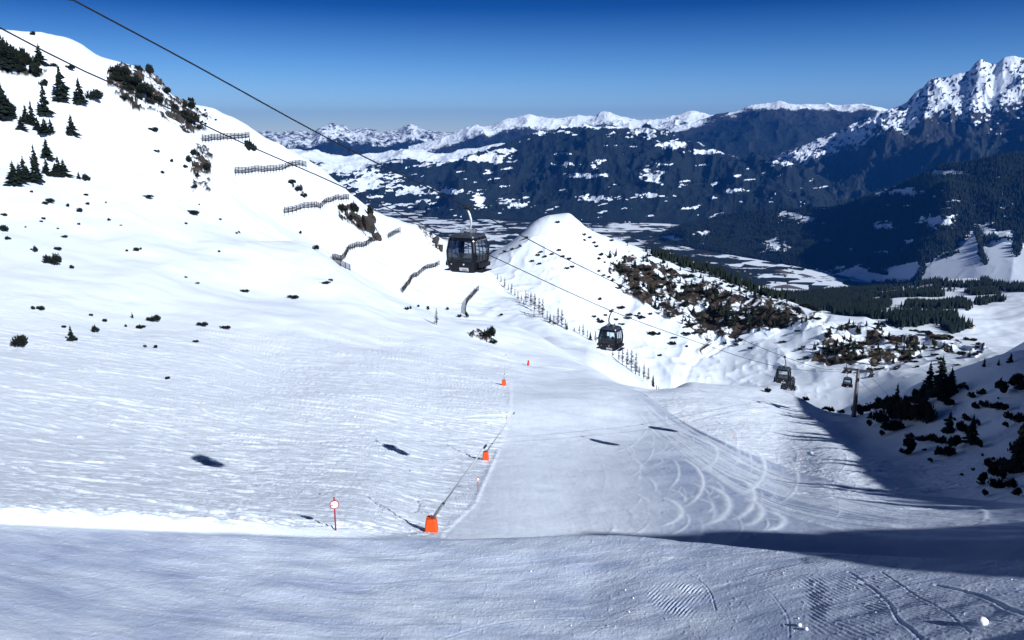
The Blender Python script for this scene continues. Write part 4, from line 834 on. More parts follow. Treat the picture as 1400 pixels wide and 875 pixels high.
pm = spot(1095, 625); make_marker(pm, 1.4, 0.12, red2_m, 'thin red marker pole on the tracked snow right of the piste', False, fc(pm), 0.025)
pm = spot(1003, 600); make_marker(pm, 1.4, 0.12, orange_m, 'thin orange marker pole on the right hand piste edge', False, fc(pm), 0.025)
pm = spot(1224, 678); make_marker(pm, 1.3, 0.14, orange_m, 'thin orange marker pole at the foot of the shaded slope', False, fc(pm), 0.025)

# ---- avalanche fences
def make_fence(pix, label, hgt, rmin=0, rmax=1e9, fld=None, tilt=0.4):
    P = world_line(pix, fld, rmin, rmax); Q = densify(P, 3.6); z = [(fld or N).height(x, y) for x, y in Q]
    base = Vector((Q[0][0], Q[0][1], z[0])); root = empty('avalanche_fence', base); tag(root, label, 'avalanche fence', 'avalanche fences on the far slope')
    pts = [Vector((x, y, h)) - base for (x, y), h in zip(Q, z)]
    bm = bmesh.new()
    dn = Vector((-P[:, 0].mean(), -P[:, 1].mean(), 0)).normalized()            # downslope is roughly towards the camera
    tops = [p + Vector((0, 0, hgt)) - dn * hgt * tilt * 0.2 for p in pts]
    for k in range(5):
        f = 0.15 + 0.21 * k
        for a, b, c, d in zip(pts, pts[1:], tops, tops[1:]): tube(bm, [a.lerp(c, f), b.lerp(d, f)], 0.17, 4)
    obj('crossbeams', bm, wood_m, root)
    bm0 = None
    for i, (a, c) in enumerate(zip(pts, tops)):
        if i % 2 and len(pts) > 40: continue
        bm = bmesh.new(); tube(bm, [a - Vector((0, 0, 0.5)), c + Vector((0, 0, 0.2))], 0.2, 4); tube(bm, [a.lerp(c, 0.75), a + dn * hgt * 0.8 - Vector((0, 0, hgt * 0.45))], 0.09, 4); obj('post', bm, wood_m, root)
make_fence([(277, 193), (305, 191), (325, 190), (345, 188)], 'topmost short straight avalanche fence just below the left skyline', 3.2, 430)
make_fence([(322, 238), (350, 235), (385, 233), (421, 229)], 'long nearly level avalanche fence, second from the top of the left slope', 3.2, 420)
make_fence([(389, 292), (410, 287), (430, 284), (445, 279), (478, 273)], 'stepped avalanche fence, third from the top, right above the spur', 3.2, 400)
make_fence([(455, 356), (475, 346), (495, 338), (516, 328)], 'dark slanting avalanche fence left below the brown rock outcrop', 3.0, 385)
make_fence([(455, 357), (466, 364), (479, 370)], 'short avalanche fence running down to the right beneath the rock outcrop', 3.0, 385)
make_fence([(531, 326), (540, 321), (549, 317)], 'shortest avalanche fence, immediately right of the brown rock outcrop', 3.4, 400)
make_fence([(550, 400), (562, 384), (575, 374), (588, 367), (601, 362)], 'curved dark avalanche fence ending behind the nearest gondola cabin', 2.8, 385)
make_fence([(636, 430), (638, 416), (646, 406), (656, 396)], 'curved avalanche fence below and right of the nearest gondola cabin', 3.0, 395)

# ---- vegetation prototypes (hidden kinds are never left behind: every prototype mesh is used through copies)
def crown_mesh(name, seed, h, rad, whorls=16, nb=10, dens=1.0):
    r = random.Random(seed); V = []; Fc = []
    for w in range(whorls):
        t = w / (whorls - 1); z = h * (0.10 + 0.88 * t); rr_ = rad * (1 - t) ** 0.85 * r.uniform(0.75, 1.15) + 0.04 * rad
        for b in range(max(4, int(nb * (1 - t * 0.5)))):
            if r.random() > dens: continue
            a = r.uniform(0, 6.283); L_ = rr_ * r.uniform(0.55, 1.2); dr = -0.28 * L_ + r.uniform(-0.08, 0.06) * h * 0.3; wd = L_ * r.uniform(0.22, 0.38) + 0.03 * rad
            ca, sa = math.cos(a), math.sin(a); i = len(V); zz = z + r.uniform(-0.02, 0.02) * h
            V += [(0, 0, zz + 0.03 * h), (ca * L_ * 0.5 - sa * wd, sa * L_ * 0.5 + ca * wd, zz + dr * 0.5), (ca * L_, sa * L_, zz + dr), (ca * L_ * 0.5 + sa * wd, sa * L_ * 0.5 - ca * wd, zz + dr * 0.5), (ca * L_ * 0.55, sa * L_ * 0.55, zz + dr * 0.3 - 0.05 * h), (ca * L_ * .45, sa * L_ * .45, zz + 0.015 * h)]
            Fc += [(i, i + 1, i + 5), (i + 1, i + 2, i + 5), (i, i + 5, i + 3), (i + 5, i + 2, i + 3), (i, i + 4, i + 1), (i, i + 3, i + 4), (i + 2, i + 1, i + 4), (i + 2, i + 4, i + 3)]
    me = bpy.data.meshes.new(name); me.from_pydata(V, [], Fc); me.materials.append(needle_m); return me
def trunk_mesh(name, h, r0, mat=None):
    bm = bmesh.new(); tube(bm, [(0, 0, -0.8), (0, 0, h * 0.3), (0, 0, h * 0.98)], [r0, r0 * 0.7, r0 * 0.12], 7); me = bpy.data.meshes.new(name); bm.to_mesh(me); bm.free(); me.materials.append(mat or bark_m); return me
def larch_crown(name, seed, h, rad):
    r = random.Random(seed); bm = bmesh.new()
    for k in range(105):
        t = r.uniform(0.12, 0.98); a = r.uniform(0, 6.283); L_ = rad * (1 - t) ** 0.7 * r.uniform(0.5, 1.2) + 0.1; d = Vector((math.cos(a), math.sin(a), r.uniform(-0.05, 0.45))); p = Vector((0, 0, t * h))
        tube(bm, [p, p + d * L_], [0.11, 0.05], 3, False)
        for j in range(4):
            q = p + d * L_ * r.uniform(0.3, 1); d2 = Vector((r.uniform(-1, 1), r.uniform(-1, 1), r.uniform(-0.6, 0.5))); tube(bm, [q, q + d2 * L_ * 0.3], [0.08, 0.03], 3, False)
    me = bpy.data.meshes.new(name); bm.to_mesh(me); bm.free(); me.materials.append(larch_m); return me
def shrub_mesh(name, seed, h=1.0, rad=1.0, lobes=7, n=520):
    r = random.Random(seed); V = []; Fc = []; L_ = [(r.uniform(-0.8, 0.8) * rad, r.uniform(-0.6, 0.6) * rad, r.uniform(0.15, 0.5) * h, r.uniform(0.3, 0.6) * rad) for _ in range(lobes)]
    for k in range(n):
        c = r.choice(L_); d = Vector((r.gauss(0, 1), r.gauss(0, 1), abs(r.gauss(0.2, 1)))).normalized(); p = Vector(c[:3]) + Vector((d.x * c[3], d.y * c[3], d.z * c[3] * 1.1)) * r.uniform(0.45, 1.25)
        up = (d + Vector((0, 0, 0.8)) + Vector((r.uniform(-.5, .5), r.uniform(-.5, .5), 0))).normalized(); s = Vector((up.y, -up.x, r.uniform(-0.4, 0.4))).normalized(); q = 0.12 * rad * r.uniform(0.7, 1.5)
        i = len(V); V += [p - s * q * 0.8 - up * q * 0.4, p + s * q * 0.8 - up * q * 0.4, p + up * q * 1.7, p + s.cross(up) * q * 0.8 + up * 0.3 * q]; Fc += [(i, i + 1, i + 2), (i, i + 3, i + 2), (i + 1, i + 3, i + 2)]
    me = bpy.data.meshes.new(name); me.from_pydata([tuple(v) for v in V], [], Fc); me.materials.append(shrub_m); return me
CR = [crown_mesh('crown', s, 1, [0.22, 0.19, 0.26, 0.17][s], 17, 11, 0.95) for s in range(4)]
TR = trunk_mesh('trunk', 1, 0.028)
LCR = [larch_crown('crown', 20 + s, 10, 1.7) for s in range(3)]; LTR = trunk_mesh('trunk', 10, 0.22, larch_m)
SHR = [shrub_mesh('dwarf_pine', 40 + s) for s in range(5)]
def conifer(p, h, label, group=None, wide=1.0, name='spruce_tree', parts=True):
    if not parts:
        o = bpy.data.objects.new(name, rnd.choice(CR)); COL.objects.link(o); o.location = p; o.scale = (h * wide, h * wide, h); o.rotation_euler = (0, 0, rnd.uniform(0, 6.28)); return tag(o, label, 'conifer', group)
    root = empty(name, p, rnd.uniform(0, 6.28)); root.scale = (h * wide, h * wide, h); tag(root, label, 'conifer', group)
    for nm, me in (('crown', rnd.choice(CR)), ('trunk', TR)):
        o = bpy.data.objects.new(nm, me); COL.objects.link(o); o.parent = root
    return root
def larch(p, h, label, group):
    root = empty('larch_tree', p, rnd.uniform(0, 6.28)); k = h / 10; root.scale = (k, k, k); tag(root, label, 'larch', group)
    for nm, me in (('crown', rnd.choice(LCR)), ('trunk', LTR)):
        o = bpy.data.objects.new(nm, me); COL.objects.link(o); o.parent = root
def shrub(p, w, h, label, group=None):
    o = bpy.data.objects.new('dwarf_pine', rnd.choice(SHR)); COL.objects.link(o); o.location = p; o.rotation_euler = (0, 0, rnd.uniform(-0.5, 0.5)); o.scale = (w / 2, w / 2, h); return tag(o, label, 'shrub', group)
def scale_at(p): return depth(p) / F
# conifers on the upper left slope: (u, v base, pixel height)
LT = [(110, 143, 32, 'tall dark spruce standing alone right of the upper left cluster'), (99, 186, 26, 'slim spruce standing alone on bare snow in the middle of the upper left slope'),
      (85, 140, 44, None), (62, 158, 38, None), (70, 182, 18, None), (45, 172, 30, None), (36, 168, 22, None), (5, 165, 50, None), (15, 162, 24, None), (55, 90, 26, None), (2, 95, 36, None), (14, 95, 34, None), (24, 97, 20, None), (50, 105, 16, None), (28, 250, 24, None), (20, 254, 30, None), (34, 244, 28, None), (48, 228, 28, None), (50, 250, 28, None), (38, 246, 18, None), (65, 218, 26, None), (64, 238, 20, None), (81, 240, 24, None), (88, 242, 22, None), (76, 238, 14, None), (108, 245, 10, None), (52, 178, 16, None), (82, 112, 14, None), (30, 178, 18, None), (62, 184, 20, None)]
for u, v, h, lb in LT:
    p = spot(u, v); conifer(p, h * 1.12 * scale_at(p), lb or 'dark spruce in the loose cluster on the upper left slope', 'spruces on the upper left slope', rnd.uniform(1.3, 1.8) if h > 20 else 2.0)
# dwarf pines poking through the snow of the left slope: (u, v, width px, height px)
SB = [(8, 78, 22, 14), (25, 84, 22, 12), (40, 92, 20, 11), (52, 102, 14, 9), (30, 98, 18, 8), (5, 92, 18, 10), (12, 158, 14, 10), (2, 155, 18, 16), (160, 112, 14, 8), (175, 125, 14, 7), (190, 136, 14, 7), (205, 142, 12, 6), (250, 160, 14, 8), (265, 170, 12, 10), (272, 178, 8, 6), (128, 138, 18, 9), (68, 277, 12, 5), (62, 280, 8, 4), (93, 283, 5, 4), (110, 291, 7, 6), (118, 268, 6, 3), (120, 280, 6, 3), (200, 270, 16, 3), (262, 292, 18, 4), (187, 344, 7, 5), (5, 316, 12, 7), (12, 328, 8, 4), (50, 345, 7, 7), (71, 362, 14, 9), (88, 325, 8, 3), (98, 367, 7, 4), (80, 342, 10, 4), (28, 474, 17, 10), (212, 440, 14, 8), (204, 439, 6, 5), (195, 449, 16, 4), (132, 455, 10, 8), (144, 440, 6, 4), (276, 446, 13, 5), (308, 449, 16, 3), (45, 423, 6, 4), (55, 424, 10, 5), (88, 448, 6, 3), (213, 476, 6, 4), (198, 475, 5, 3), (268, 468, 8, 3), (230, 519, 6, 4), (335, 399, 12, 3), (400, 408, 14, 4), (445, 388, 12, 3), (432, 342, 10, 6), (411, 320, 4, 4), (60, 300, 5, 3), (150, 302, 5, 3), (125, 432, 5, 3), (104, 466, 6, 4), (35, 470, 5, 3), (172, 447, 4, 3), (255, 380, 5, 2), (270, 388, 6, 2), (60, 118, 10, 8), (95, 95, 12, 5), (74, 92, 8, 5), (120, 248, 12, 8), (75, 243, 16, 7), (300, 345, 3, 3), (205, 65, 2, 2), (45, 48, 8, 4), (158, 100, 14, 8), (170, 108, 16, 10), (182, 116, 18, 9), (196, 130, 20, 9), (214, 140, 22, 8), (170, 136, 10, 5), (160, 104, 10, 6), (228, 128, 14, 7), (205, 104, 8, 10), (190, 98, 10, 8), (240, 150, 10, 6), (258, 148, 14, 8), (262, 140, 8, 6), (212, 180, 12, 5), (205, 178, 6, 3), (215, 208, 8, 3), (235, 222, 5, 4), (222, 237, 6, 3), (258, 222, 8, 8), (268, 214, 12, 8), (282, 232, 10, 7), (270, 243, 6, 6), (255, 230, 8, 4), (266, 258, 8, 5), (345, 208, 12, 9), (338, 198, 6, 6), (400, 252, 10, 6), (410, 262, 12, 6), (415, 270, 8, 5), (487, 292, 10, 9), (470, 290, 14, 8), (508, 298, 8, 10), (480, 302, 12, 5), (556, 424, 5, 4), (562, 423, 4, 4), (572, 420, 4, 3), (585, 424, 4, 5), (612, 424, 4, 4), (686, 432, 5, 3), (639, 435, 5, 7), (628, 434, 5, 4), (670, 462, 10, 10), (662, 460, 6, 6), (674, 470, 9, 5), (492, 312, 6, 5), (5, 295, 8, 3)]
for _ in range(30):                                    # loose stones and scrub along the broken crest
    t_ = rnd.random(); SB.append((148 + 140 * t_ + rnd.uniform(-10, 10), 92 + 70 * t_ + rnd.uniform(-6, 22), rnd.uniform(2, 7), rnd.uniform(2, 5)))
for _ in range(14): SB.append((rnd.uniform(0, 330), rnd.uniform(262, 350), rnd.uniform(2, 5), rnd.uniform(1.5, 3)))
for u, v, w, h in SB:
    p = spot(u, v); k = scale_at(p); shrub(p, w * k * (1.3 if h >= 9 else 0.95), h * k * (1.5 if h >= 9 else 1.1), 'small dark dwarf pine poking out of the snow on the left slope', 'dwarf pines on the left slope')
for u, v, h, lb in [(98, 466, 22, 'young spruce standing alone low on the left snowfield'), (181, 435, 9, 'tiny young spruce above the middle of the left snowfield')]:
    p = spot(u, v); conifer(p, h * scale_at(p), lb, None, 1.5)
# larches: bare, brown
LA = [(597, 444, 24)] + [(680, 381, 9), (685, 385, 10), (690, 392, 15), (695, 396, 10), (699, 401, 14), (704, 404, 12), (708, 409, 14), (713, 411, 11), (719, 414, 20), (726, 419, 23), (731, 424, 26), (737, 429, 25), (742, 432, 26), (748, 436, 14), (752, 441, 16), (757, 444, 16), (763, 444, 26), (768, 446, 26), (773, 448, 14), (716, 417, 10), (722, 402, 12), (700, 395, 10), (792, 455, 13), (797, 458, 18), (803, 460, 12), (814, 466, 16), (819, 468, 10), (851, 494, 22), (857, 497, 26), (863, 501, 30), (869, 505, 30), (874, 508, 16), (880, 513, 22), (886, 517, 20), (892, 519, 14), (898, 521, 12), (829, 472, 12), (846, 489, 16), (730, 432, 8)]
for i, (u, v, h) in enumerate(LA):
    if i == 0: p = spot(u, v, rmax=340)
    else:
        # the row stands on the edge of the spur: put each tree where its column crosses the edge
        p = spot(u, v + 1.5, rmin=330, rmax=620)
    larch(p, h * scale_at(p), 'thin bare larch standing alone left of the piste above the snow lances' if i == 0 else 'bare brown larch in the row along the edge of the snowy spur', None if i == 0 else 'larches along the spur edge')
for u, v, h in [(752, 440, 11), (775, 450, 12), (785, 452, 8), (807, 464, 12), (838, 478, 8), (893, 520, 18), (901, 522, 16)]:
    p = spot(u, v + 1, rmin=330, rmax=620); conifer(p, h * scale_at(p), 'small green spruce among the bare larches on the spur edge', 'spruces among the larches')
# conifers and shrubs over the rocky hill
HT = [(838, 362, 8), (850, 372, 9), (860, 378, 10), (868, 366, 12), (872, 384, 12), (880, 392, 10), (892, 402, 12), (905, 412, 9), (915, 398, 12), (925, 408, 14), (937, 420, 12), (948, 430, 14), (960, 440, 12), (900, 380, 9), (930, 385, 8), (945, 392, 10), (958, 380, 10), (965, 402, 14), (978, 412, 14), (985, 432, 24), (993, 440, 30), (1002, 446, 26), (1012, 430, 18), (1022, 440, 16), (1030, 432, 14), (1040, 446, 12), (1048, 438, 12), (1058, 446, 12), (1068, 440, 12), (1078, 442, 12), (1088, 440, 12), (1096, 442, 13), (1102, 440, 10), (1052, 452, 14), (980, 395, 9), (1000, 402, 9), (1020, 408, 9), (930, 370, 8), (912, 366, 8), (985, 384, 7), (885, 350, 6), (957, 448, 8), (985, 455, 12), (942, 442, 8), (858, 336, 5), (875, 430, 5), (860, 345, 4), (840, 352, 5), (1006, 468, 7), (880, 370, 10), (970, 425, 14), (975, 440, 12), (1150, 452, 10), (1172, 455, 14), (1125, 478, 12), (1132, 482, 14), (1140, 484, 16), (1120, 486, 10), (1152, 478, 14), (1160, 488, 14), (1170, 492, 12), (1225, 478, 14), (1235, 485, 16), (1243, 492, 14), (1250, 480, 12), (1215, 462, 10), (1262, 478, 10), (1290, 476, 10), (1300, 482, 12), (1325, 488, 10), (1275, 470, 8), (1205, 452, 8), (1185, 470, 10), (1240, 470, 10)]
for k in range(130):
    pg = P_ROCK[0] if k % 3 else P_ROCK[1]; us = [q[0] for q in pg]; v_ = [q[1] for q in pg]
    for _ in range(30):
        u = rnd.uniform(min(us), max(us)); v = rnd.uniform(min(v_), max(v_))
        if in_poly(np.array([u]), np.array([v]), pg)[0]: HT.append((u, v, rnd.uniform(5, 13))); break
for u, v, h in HT:
    p = spot(u, v, H, 430); conifer(p, h * scale_at(p), 'small dark spruce growing on the rocky hillside beyond the piste', 'spruces on the rocky hill', rnd.uniform(1.0, 1.6), parts=h > 11)
HB = []
for k in range(150):
    pg = P_ROCK[k % 3 if k % 2 else 0]; us = [q[0] for q in pg]; v_ = [q[1] for q in pg]
    u = rnd.uniform(min(us) - 15, max(us) + 10); v = rnd.uniform(min(v_) - 4, max(v_) + 14); HB.append((u, v, rnd.uniform(4, 12), rnd.uniform(2, 5)))
HB += [(u, v, 5, 3) for u, v in [(690, 345), (700, 342), (712, 338), (720, 326), (735, 350), (745, 352), (755, 349), (770, 352), (778, 355), (740, 346), (765, 343), (738, 362), (728, 358), (762, 305), (800, 330), (806, 326), (812, 333), (798, 322), (815, 338), (836, 330), (856, 352), (820, 372), (832, 380), (838, 385), (826, 378), (775, 368), (782, 366), (812, 434), (828, 432), (842, 438), (870, 433), (890, 458), (918, 470), (902, 487), (940, 475)]]
# shaded slope on the right
RT = [(1283, 547, 62, 1.0, 'largest dark spruce on the skyline of the shaded right slope', 1.5), (1268, 540, 48, 1.0, 'dark spruce with a broken outline just left of the largest one on the skyline', 1.6), (1298, 540, 40, 1, None, 1.4), (1291, 538, 28, 1, None, 1.4), (1225, 552, 30, 1, None, 1.3), (1212, 560, 22, 1, None, 1.3), (1259, 555, 34, 1, None, 1.5), (1297, 592, 32, 1, None, 1.5), (1327, 608, 44, 1, 'spruce with a dense crown in the middle of the shaded slope', 1.2), (1392, 645, 78, 1, 'big dark spruce at the right edge of the picture', 1.3), (1386, 645, 50, 1, None, 1.6), (1345, 502, 14, 1, None, 1.5), (1381, 496, 14, 1, None, 1.4), (1365, 500, 10, 1, None, 1.6), (1240, 568, 24, 1, None, 1.6), (1190, 572, 12, 1, None, 1.6)]
for u, v, h, _, lb, wd in RT:
    p = spot(u, min(v, 690), rmin=60, rmax=230); conifer(p, h * scale_at(p), lb or 'dark spruce on the shaded slope at the right', 'spruces on the shaded slope', wd)
RB = [(1175, 566, 20, 12), (1184, 558, 16, 9), (1196, 552, 16, 10), (1205, 562, 18, 16), (1218, 560, 22, 16), (1222, 576, 24, 22), (1235, 578, 26, 26), (1247, 576, 30, 24), (1258, 580, 26, 22), (1268, 572, 26, 18), (1202, 580, 22, 16), (1215, 592, 20, 14), (1226, 588, 18, 12), (1190, 583, 10, 7), (1207, 596, 9, 6), (1243, 600, 9, 7), (1271, 604, 14, 9), (1283, 608, 13, 10), (1247, 618, 22, 16), (1236, 622, 12, 8), (1289, 625, 20, 13), (1258, 604, 12, 7), (1313, 592, 18, 14), (1307, 612, 20, 14), (1340, 612, 12, 9), (1337, 582, 9, 7), (1332, 560, 12, 9), (1344, 558, 11, 9), (1362, 560, 20, 8), (1375, 562, 12, 8), (1385, 578, 22, 12), (1376, 584, 10, 6), (1373, 538, 22, 14), (1392, 530, 22, 16), (1400, 536, 16, 12), (1404, 595, 16, 12), (1328, 545, 10, 8), (1341, 541, 9, 8), (1312, 532, 14, 6), (1290, 552, 14, 8), (1350, 640, 14, 12), (1358, 652, 18, 14), (1345, 660, 14, 12), (1362, 668, 18, 12), (1372, 655, 16, 10), (1380, 668, 14, 12), (1392, 678, 14, 9), (1348, 678, 10, 7), (1366, 640, 16, 12), (1150, 562, 8, 5), (1136, 556, 10, 6), (1102, 542, 9, 5), (1052, 536, 12, 4), (1128, 553, 6, 4), (1255, 545, 16, 12), (1242, 552, 14, 10), (1300, 556, 14, 8), (1206, 545, 14, 10), (1322, 576, 12, 6), (1393, 622, 20, 20)]
for _ in range(36):
    u = rnd.uniform(1180, 1400); v = rnd.uniform(500, 680)
    if v > 545 - (u - 1190) * 0.3 + 8 and v < 600 + (u - 1190) * 0.45: RB.append((u, v, rnd.uniform(3, 9), rnd.uniform(2, 6)))
for u, v, w, h in RB:
    p = spot(u, v, rmin=60, rmax=260); k = scale_at(p); shrub(p, w * k * 1.0, h * k * 1.2, 'black green dwarf pine bush on the shaded slope at the right', 'dwarf pines on the shaded slope')
HB.sort(key=lambda q: -q[2] * q[3]); left_ = 296 - sum(1 for o in scene.objects if o.name.startswith('dwarf_pine'))
for u, v, w, h in HB[:left_]:
    p = spot(u, v, H, 430); k = scale_at(p); shrub(p, w * k, h * k, 'low dark dwarf pine on the snowy hill beyond the piste', 'dwarf pines on the far hill')
bm = bmesh.new()
for u, v, w, h in HB[left_:]:
    p = spot(u, v, H, 430); k = scale_at(p); a = len(bm.verts); bm.from_mesh(rnd.choice(SHR)); bm.verts.ensure_lookup_table()
    for q in bm.verts[a:]: q.co = Vector((p.x + q.co.x * w * k / 2, p.y + q.co.y * w * k / 2, p.z + q.co.z * h * k))
tag(obj('scrub', bm, shrub_m), kind='stuff')
# conifers on the crest above the shaded slope, outside the picture: they throw the ragged shadow tongues over the snow
for k in range(20):
    i = rnd.uniform(8.3, 12.9); j = int(i); f = i - j; a = SIDE[j]; b = SIDE[j + 1]; x = a[0] + f * (b[0] - a[0]) + rnd.uniform(-3, 3); y = a[1] + f * (b[1] - a[1]) + rnd.uniform(-3, 3)
    if x / y < 0.72: continue
    conifer((x, y, N.height(x, y)), rnd.uniform(3, 7), 'spruce on the crest of the hill right of the picture', 'spruces on the hill crest', 1.3)

# ---- rocks
def rock_mesh(seed):
    r = random.Random(seed); bm = bmesh.new(); bmesh.ops.create_icosphere(bm, subdivisions=3, radius=1.0); pl = [(Vector((r.gauss(0, 1), r.gauss(0, 1), r.gauss(0.2, 0.8))).normalized(), r.uniform(0.5, 0.9)) for _ in range(9)]
    for v in bm.verts:
        for n_, d in pl:
            k = v.co.dot(n_)
            if k > d: v.co -= n_ * (k - d)
        v.co += v.co.normalized() * r.uniform(-0.05, 0.05)
    me = bpy.data.meshes.new('boulder'); bm.to_mesh(me); bm.free(); me.materials.append(rock_m); return me
RM = [rock_mesh(60 + s) for s in range(5)]
def rock(p, w, h, name, label, cat, group=None):
    o = bpy.data.objects.new(name, rnd.choice(RM)); COL.objects.link(o); o.location = p; o.scale = (w / 2, w / 2.4, h / 1.4); o.rotation_euler = (rnd.uniform(-.3, .3), rnd.uniform(-.3, .3), rnd.uniform(0, 6)); return tag(o, label, cat, group)
for i, (u, v, w, h, lb) in enumerate([(500, 311, 30, 26, 'largest brown rock outcrop between the avalanche fences, below the left skyline'), (514, 324, 22, 12, None), (485, 298, 22, 12, None), (507, 300, 16, 14, None), (246, 166, 16, 14, 'brown cliff boulder under the rocky crest of the left mountain'), (232, 158, 18, 10, None), (262, 178, 8, 8, None), (276, 220, 10, 12, None), (190, 107, 14, 16, None), (595, 331, 18, 12, None), (603, 342, 10, 12, None), (240, 160, 14, 8, None)]):
    p = spot(u, v, rmin=380); k = scale_at(p); rock(p, w * k, h * k, 'rock_outcrop', lb or 'brown rock outcrop breaking through the snow of the left mountain', 'rock', 'rock outcrops on the left mountain')
for u, v, w, h, lb in [(452, 383, 10, 4, 'flat dark boulder on the near spur left of the slanting fence'), (187, 342, 6, 4, 'small boulder alone on the smooth left snowfield'), (327, 318, 5, 4, 'small boulder left of the spur crest'), (266, 291, 16, 4, 'long flat boulder with snow on top on the left slope')]:
    p = spot(u, v); k = scale_at(p); rock(p, w * k, h * k, 'boulder', lb, 'rock')
# ---- loose snow lumps on the foreground road
def lump(u, v, s, label, group=None):
    bm = bmesh.new(); bmesh.ops.create_icosphere(bm, subdivisions=3, radius=s); r = random.Random(int(u))
    for w in bm.verts: w.co *= 1 + 0.10 * math.sin(9 * w.co.x / s + u) * math.cos(7 * w.co.y / s) + r.uniform(-.03, .03); w.co.z *= 0.85
    p = spot(u, v); o = obj('snow_lump', bm, lump_m, None, True); o.location = (p.x, p.y, p.z + s * 0.6); tag(o, label, 'snow lump', group or 'snow lumps on the road')
lump(1343, 853, 0.2, 'round snow lump the size of a ball, largest in the lower right corner'); lump(1093, 856, 0.10, 'left one of two small snow lumps beside the groomer prints'); lump(1102, 861, 0.09, 'right one of two small snow lumps beside the groomer prints')
for k in range(26):
    lump(rnd.uniform(720, 1395), rnd.uniform(775, 870), rnd.uniform(0.02, 0.05), 'crumb of loose snow lying on the groomed road')
# ---- houses down in the valley and on the lower hill
def make_house():
    root = empty('house'); bm = bmesh.new(); w, d, h = 6.0, 8.0, 6.0
    V = [(-w, -d, 0), (w, -d, 0), (w, d, 0), (-w, d, 0), (-w, -d, h), (w, -d, h), (w, d, h), (-w, d, h), (0, -d, h + 4), (0, d, h + 4)]; b = [bm.verts.new(v) for v in V]
    for f in ((0, 1, 2, 3), (0, 1, 5, 8, 4), (1, 2, 6, 5), (2, 3, 7, 9, 6), (3, 0, 4, 7)): bm.faces.new([b[i] for i in f])
    obj('wall', bm, wall_m, root); bm = bmesh.new()
    for sg in (-1, 1): box(bm, (sg * 3.4, 0, h + 1.75), (8.4, 18, 0.4), Matrix.Rotation(sg * math.atan2(4, 6), 3, 'Y'))
    obj('roof', bm, wood_m, root); bm = bmesh.new()
    for x_ in (-3.2, 0, 3.2):
        for z_ in (1.8, 4.6): box(bm, (x_, -d - 0.03, z_), (1.3, 0.1, 1.4))
    obj('window', bm, rubber_m, root); return root
wall_m = plain('plaster_wall', (0.5, 0.45, 0.38), 0.8, var=0.15, scale=0.2)
hp = make_house(); hn = 0
HS = [(1310, 445, LW), (1326, 449, LW), (1298, 441, LW)]
HS += [(rnd.uniform(690, 990), rnd.uniform(290, 301), VF) for _ in range(16)] + [(rnd.uniform(1010, 1230), rnd.uniform(362, 388), VF) for _ in range(16)]
for i, (u, v, fl) in enumerate(HS):
    q = hp if i == 0 else copy_tree(hp); pz = fl.hit(u, v); q.location = (pz[0], pz[1], pz[2] - 0.5); q.rotation_euler = (0, 0, rnd.uniform(-0.8, 0.8))
    k = 0.8 if fl is LW else rnd.uniform(1.0, 1.5); q.scale = (k, k, k)
    if i < 3: tag(q, ['middle of three pale houses with dark roofs beyond the shaded slope', 'right of three pale houses with dark roofs beyond the shaded slope', 'left of three pale houses with dark roofs beyond the shaded slope'][i], 'house', 'houses on the lower hill')
    else: tag(q, 'tiny house on the valley floor', 'house', 'houses on the left valley floor' if u < 1000 else 'houses on the right valley floor')
# ---- distant woods
def wood(fld, inside, n, hh, seed, rlo, rhi, sname='forest'):
    r = np.random.RandomState(seed); R = fld.R; ok = inside & (R > rlo) & (R < rhi); ii = np.argwhere(ok)
    w = (R[ok] ** 2 if False else np.ones(len(ii))); pick = ii[r.choice(len(ii), n, p=w / w.sum())]; V = []; Fc = []
    X = fld.X[pick[:, 0], pick[:, 1]] + r.uniform(-8, 8, n); Y = fld.Y[pick[:, 0], pick[:, 1]] + r.uniform(-8, 8, n); Z = fld.Z[pick[:, 0], pick[:, 1]]
    h = hh * r.uniform(0.6, 1.25, n); b = h * 0.2; a0 = r.uniform(0, 6.28, n); P = np.zeros((n, 5, 3))
    for k in range(4): P[:, k] = np.stack([X + b * np.cos(a0 + k * 1.571), Y + b * np.sin(a0 + k * 1.571), Z - 1], -1)
    P[:, 4] = np.stack([X, Y, Z + h], -1); f = np.array([[0, 1, 4], [1, 2, 4], [2, 3, 4], [3, 0, 4]])[None] + (np.arange(n) * 5)[:, None, None]
    me = bpy.data.meshes.new(sname); me.vertices.add(n * 5); me.vertices.foreach_set('co', P.astype(np.float32).ravel()); q = f.reshape(-1, 3).astype(np.int32); me.loops.add(q.size); me.loops.foreach_set('vertex_index', q.ravel())
    me.polygons.add(len(q)); me.polygons.foreach_set('loop_start', np.arange(0, q.size, 3, dtype=np.int32)); me.update(calc_edges=True); me.materials.append(needle_m)
    o = bpy.data.objects.new(sname, me); COL.objects.link(o); tag(o, kind='stuff')
wood(LW, forL > 0.5, 26000, 17, 5, 1150, 4000)
wood(M6, (M6.sn < 0.2) & (M6.t[:, None] < 1.02), 60000, 24, 6, 3000, 9000)
hu, hv = project(H.X, H.Y, H.Z)
wood(H, (H.t[:, None] > 4.92) & (H.t[:, None] < 5.25) & (hu > 890) & (hu < 1075), 420, 7, 8, 550, 760)

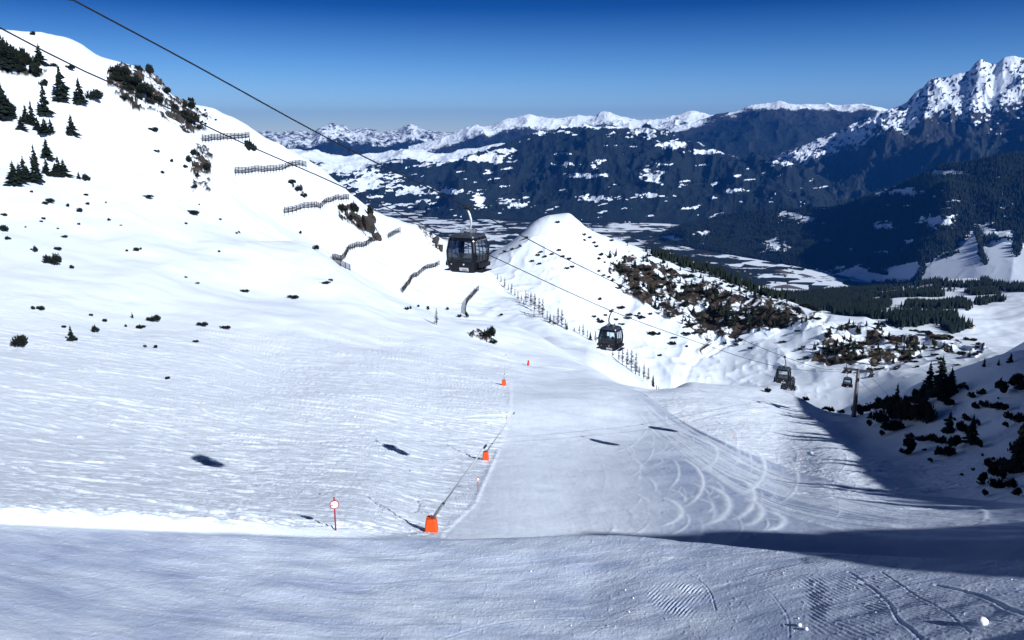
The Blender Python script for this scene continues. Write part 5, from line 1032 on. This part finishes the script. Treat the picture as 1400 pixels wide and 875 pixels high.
# ------------------------------------------------------------------ a label of its own for every repeat, counted from the left within its patch of slope
bpy.context.view_layer.update()
ORD = ['leftmost', 'second', 'third', 'fourth', 'fifth', 'sixth', 'seventh', 'eighth', 'ninth', 'tenth', 'eleventh', 'twelfth', 'thirteenth', 'fourteenth', 'fifteenth', 'sixteenth', 'seventeenth', 'eighteenth', 'nineteenth', 'twentieth']
def name_group(group, kind, place, cols, rws):
    it = []
    for o in scene.objects:
        if o.get('group') == group and o.parent is None and o.get('category'):
            u, v = project(*o.location); it.append((float(u), float(v), o))
    if not it: return
    it.sort(key=lambda q: q[0]); n = len(it); cw = {1: [''], 3: ['left', 'middle', 'right'], 4: ['far left', 'left', 'right', 'far right'], 5: ['far left', 'left', 'middle', 'right', 'far right'], 6: ['far left', 'left', 'middle left', 'middle right', 'right', 'far right']}[cols]
    rw = {1: [''], 2: ['upper', 'lower'], 3: ['upper', 'central', 'lower']}[rws]
    for c in range(cols):
        blk = it[c * n // cols:(c + 1) * n // cols]; blk.sort(key=lambda q: q[1]); m = len(blk)
        for r in range(rws):
            cell = sorted(blk[r * m // rws:(r + 1) * m // rws], key=lambda q: q[0])
            for i, (u, v, o) in enumerate(cell):
                if cols == 1 and rws == 1 and False: continue
                pos = ' '.join(x for x in (rw[r], cw[c]) if x)
                w = ORD[i] if i < len(ORD) else 'farther right'
                fromleft = '' if i == 0 or i >= len(ORD) else ' from left'
                o['label'] = f"{w} {kind}{fromleft} on the {pos} of {place}" if pos else f"{w} {kind}{fromleft} {place}"
name_group('dwarf pines on the shaded slope', 'black dwarf pine', 'the shaded slope', 4, 2)
name_group('dwarf pines on the left slope', 'dark dwarf pine', 'the left slope', 6, 3)
name_group('dwarf pines on the far hill', 'low dwarf pine', 'the far hill', 6, 3)
name_group('spruces on the rocky hill', 'small spruce', 'the rocky hill', 5, 3)
name_group('spruces on the upper left slope', 'dark spruce', 'the upper left cluster', 3, 2)
name_group('spruces on the shaded slope', 'dark spruce', 'on the shaded slope', 1, 1)
name_group('spruces among the larches', 'small green spruce', 'among the bare larches', 1, 1)
name_group('larches along the spur edge', 'bare brown larch', 'the spur edge', 3, 1)
name_group('snow lumps on the road', 'loose snow lump', 'the groomed foreground road', 3, 1)
name_group('rock outcrops on the left mountain', 'brown rock outcrop', 'on the left mountain', 1, 1)
name_group('spruces on the hill crest', 'spruce', 'on the hill crest beside the view', 1, 1)
name_group('houses on the left valley floor', 'tiny house', 'on the valley floor behind the knoll', 1, 1)
name_group('houses on the right valley floor', 'tiny house', 'on the valley floor above the dark wood', 1, 1)
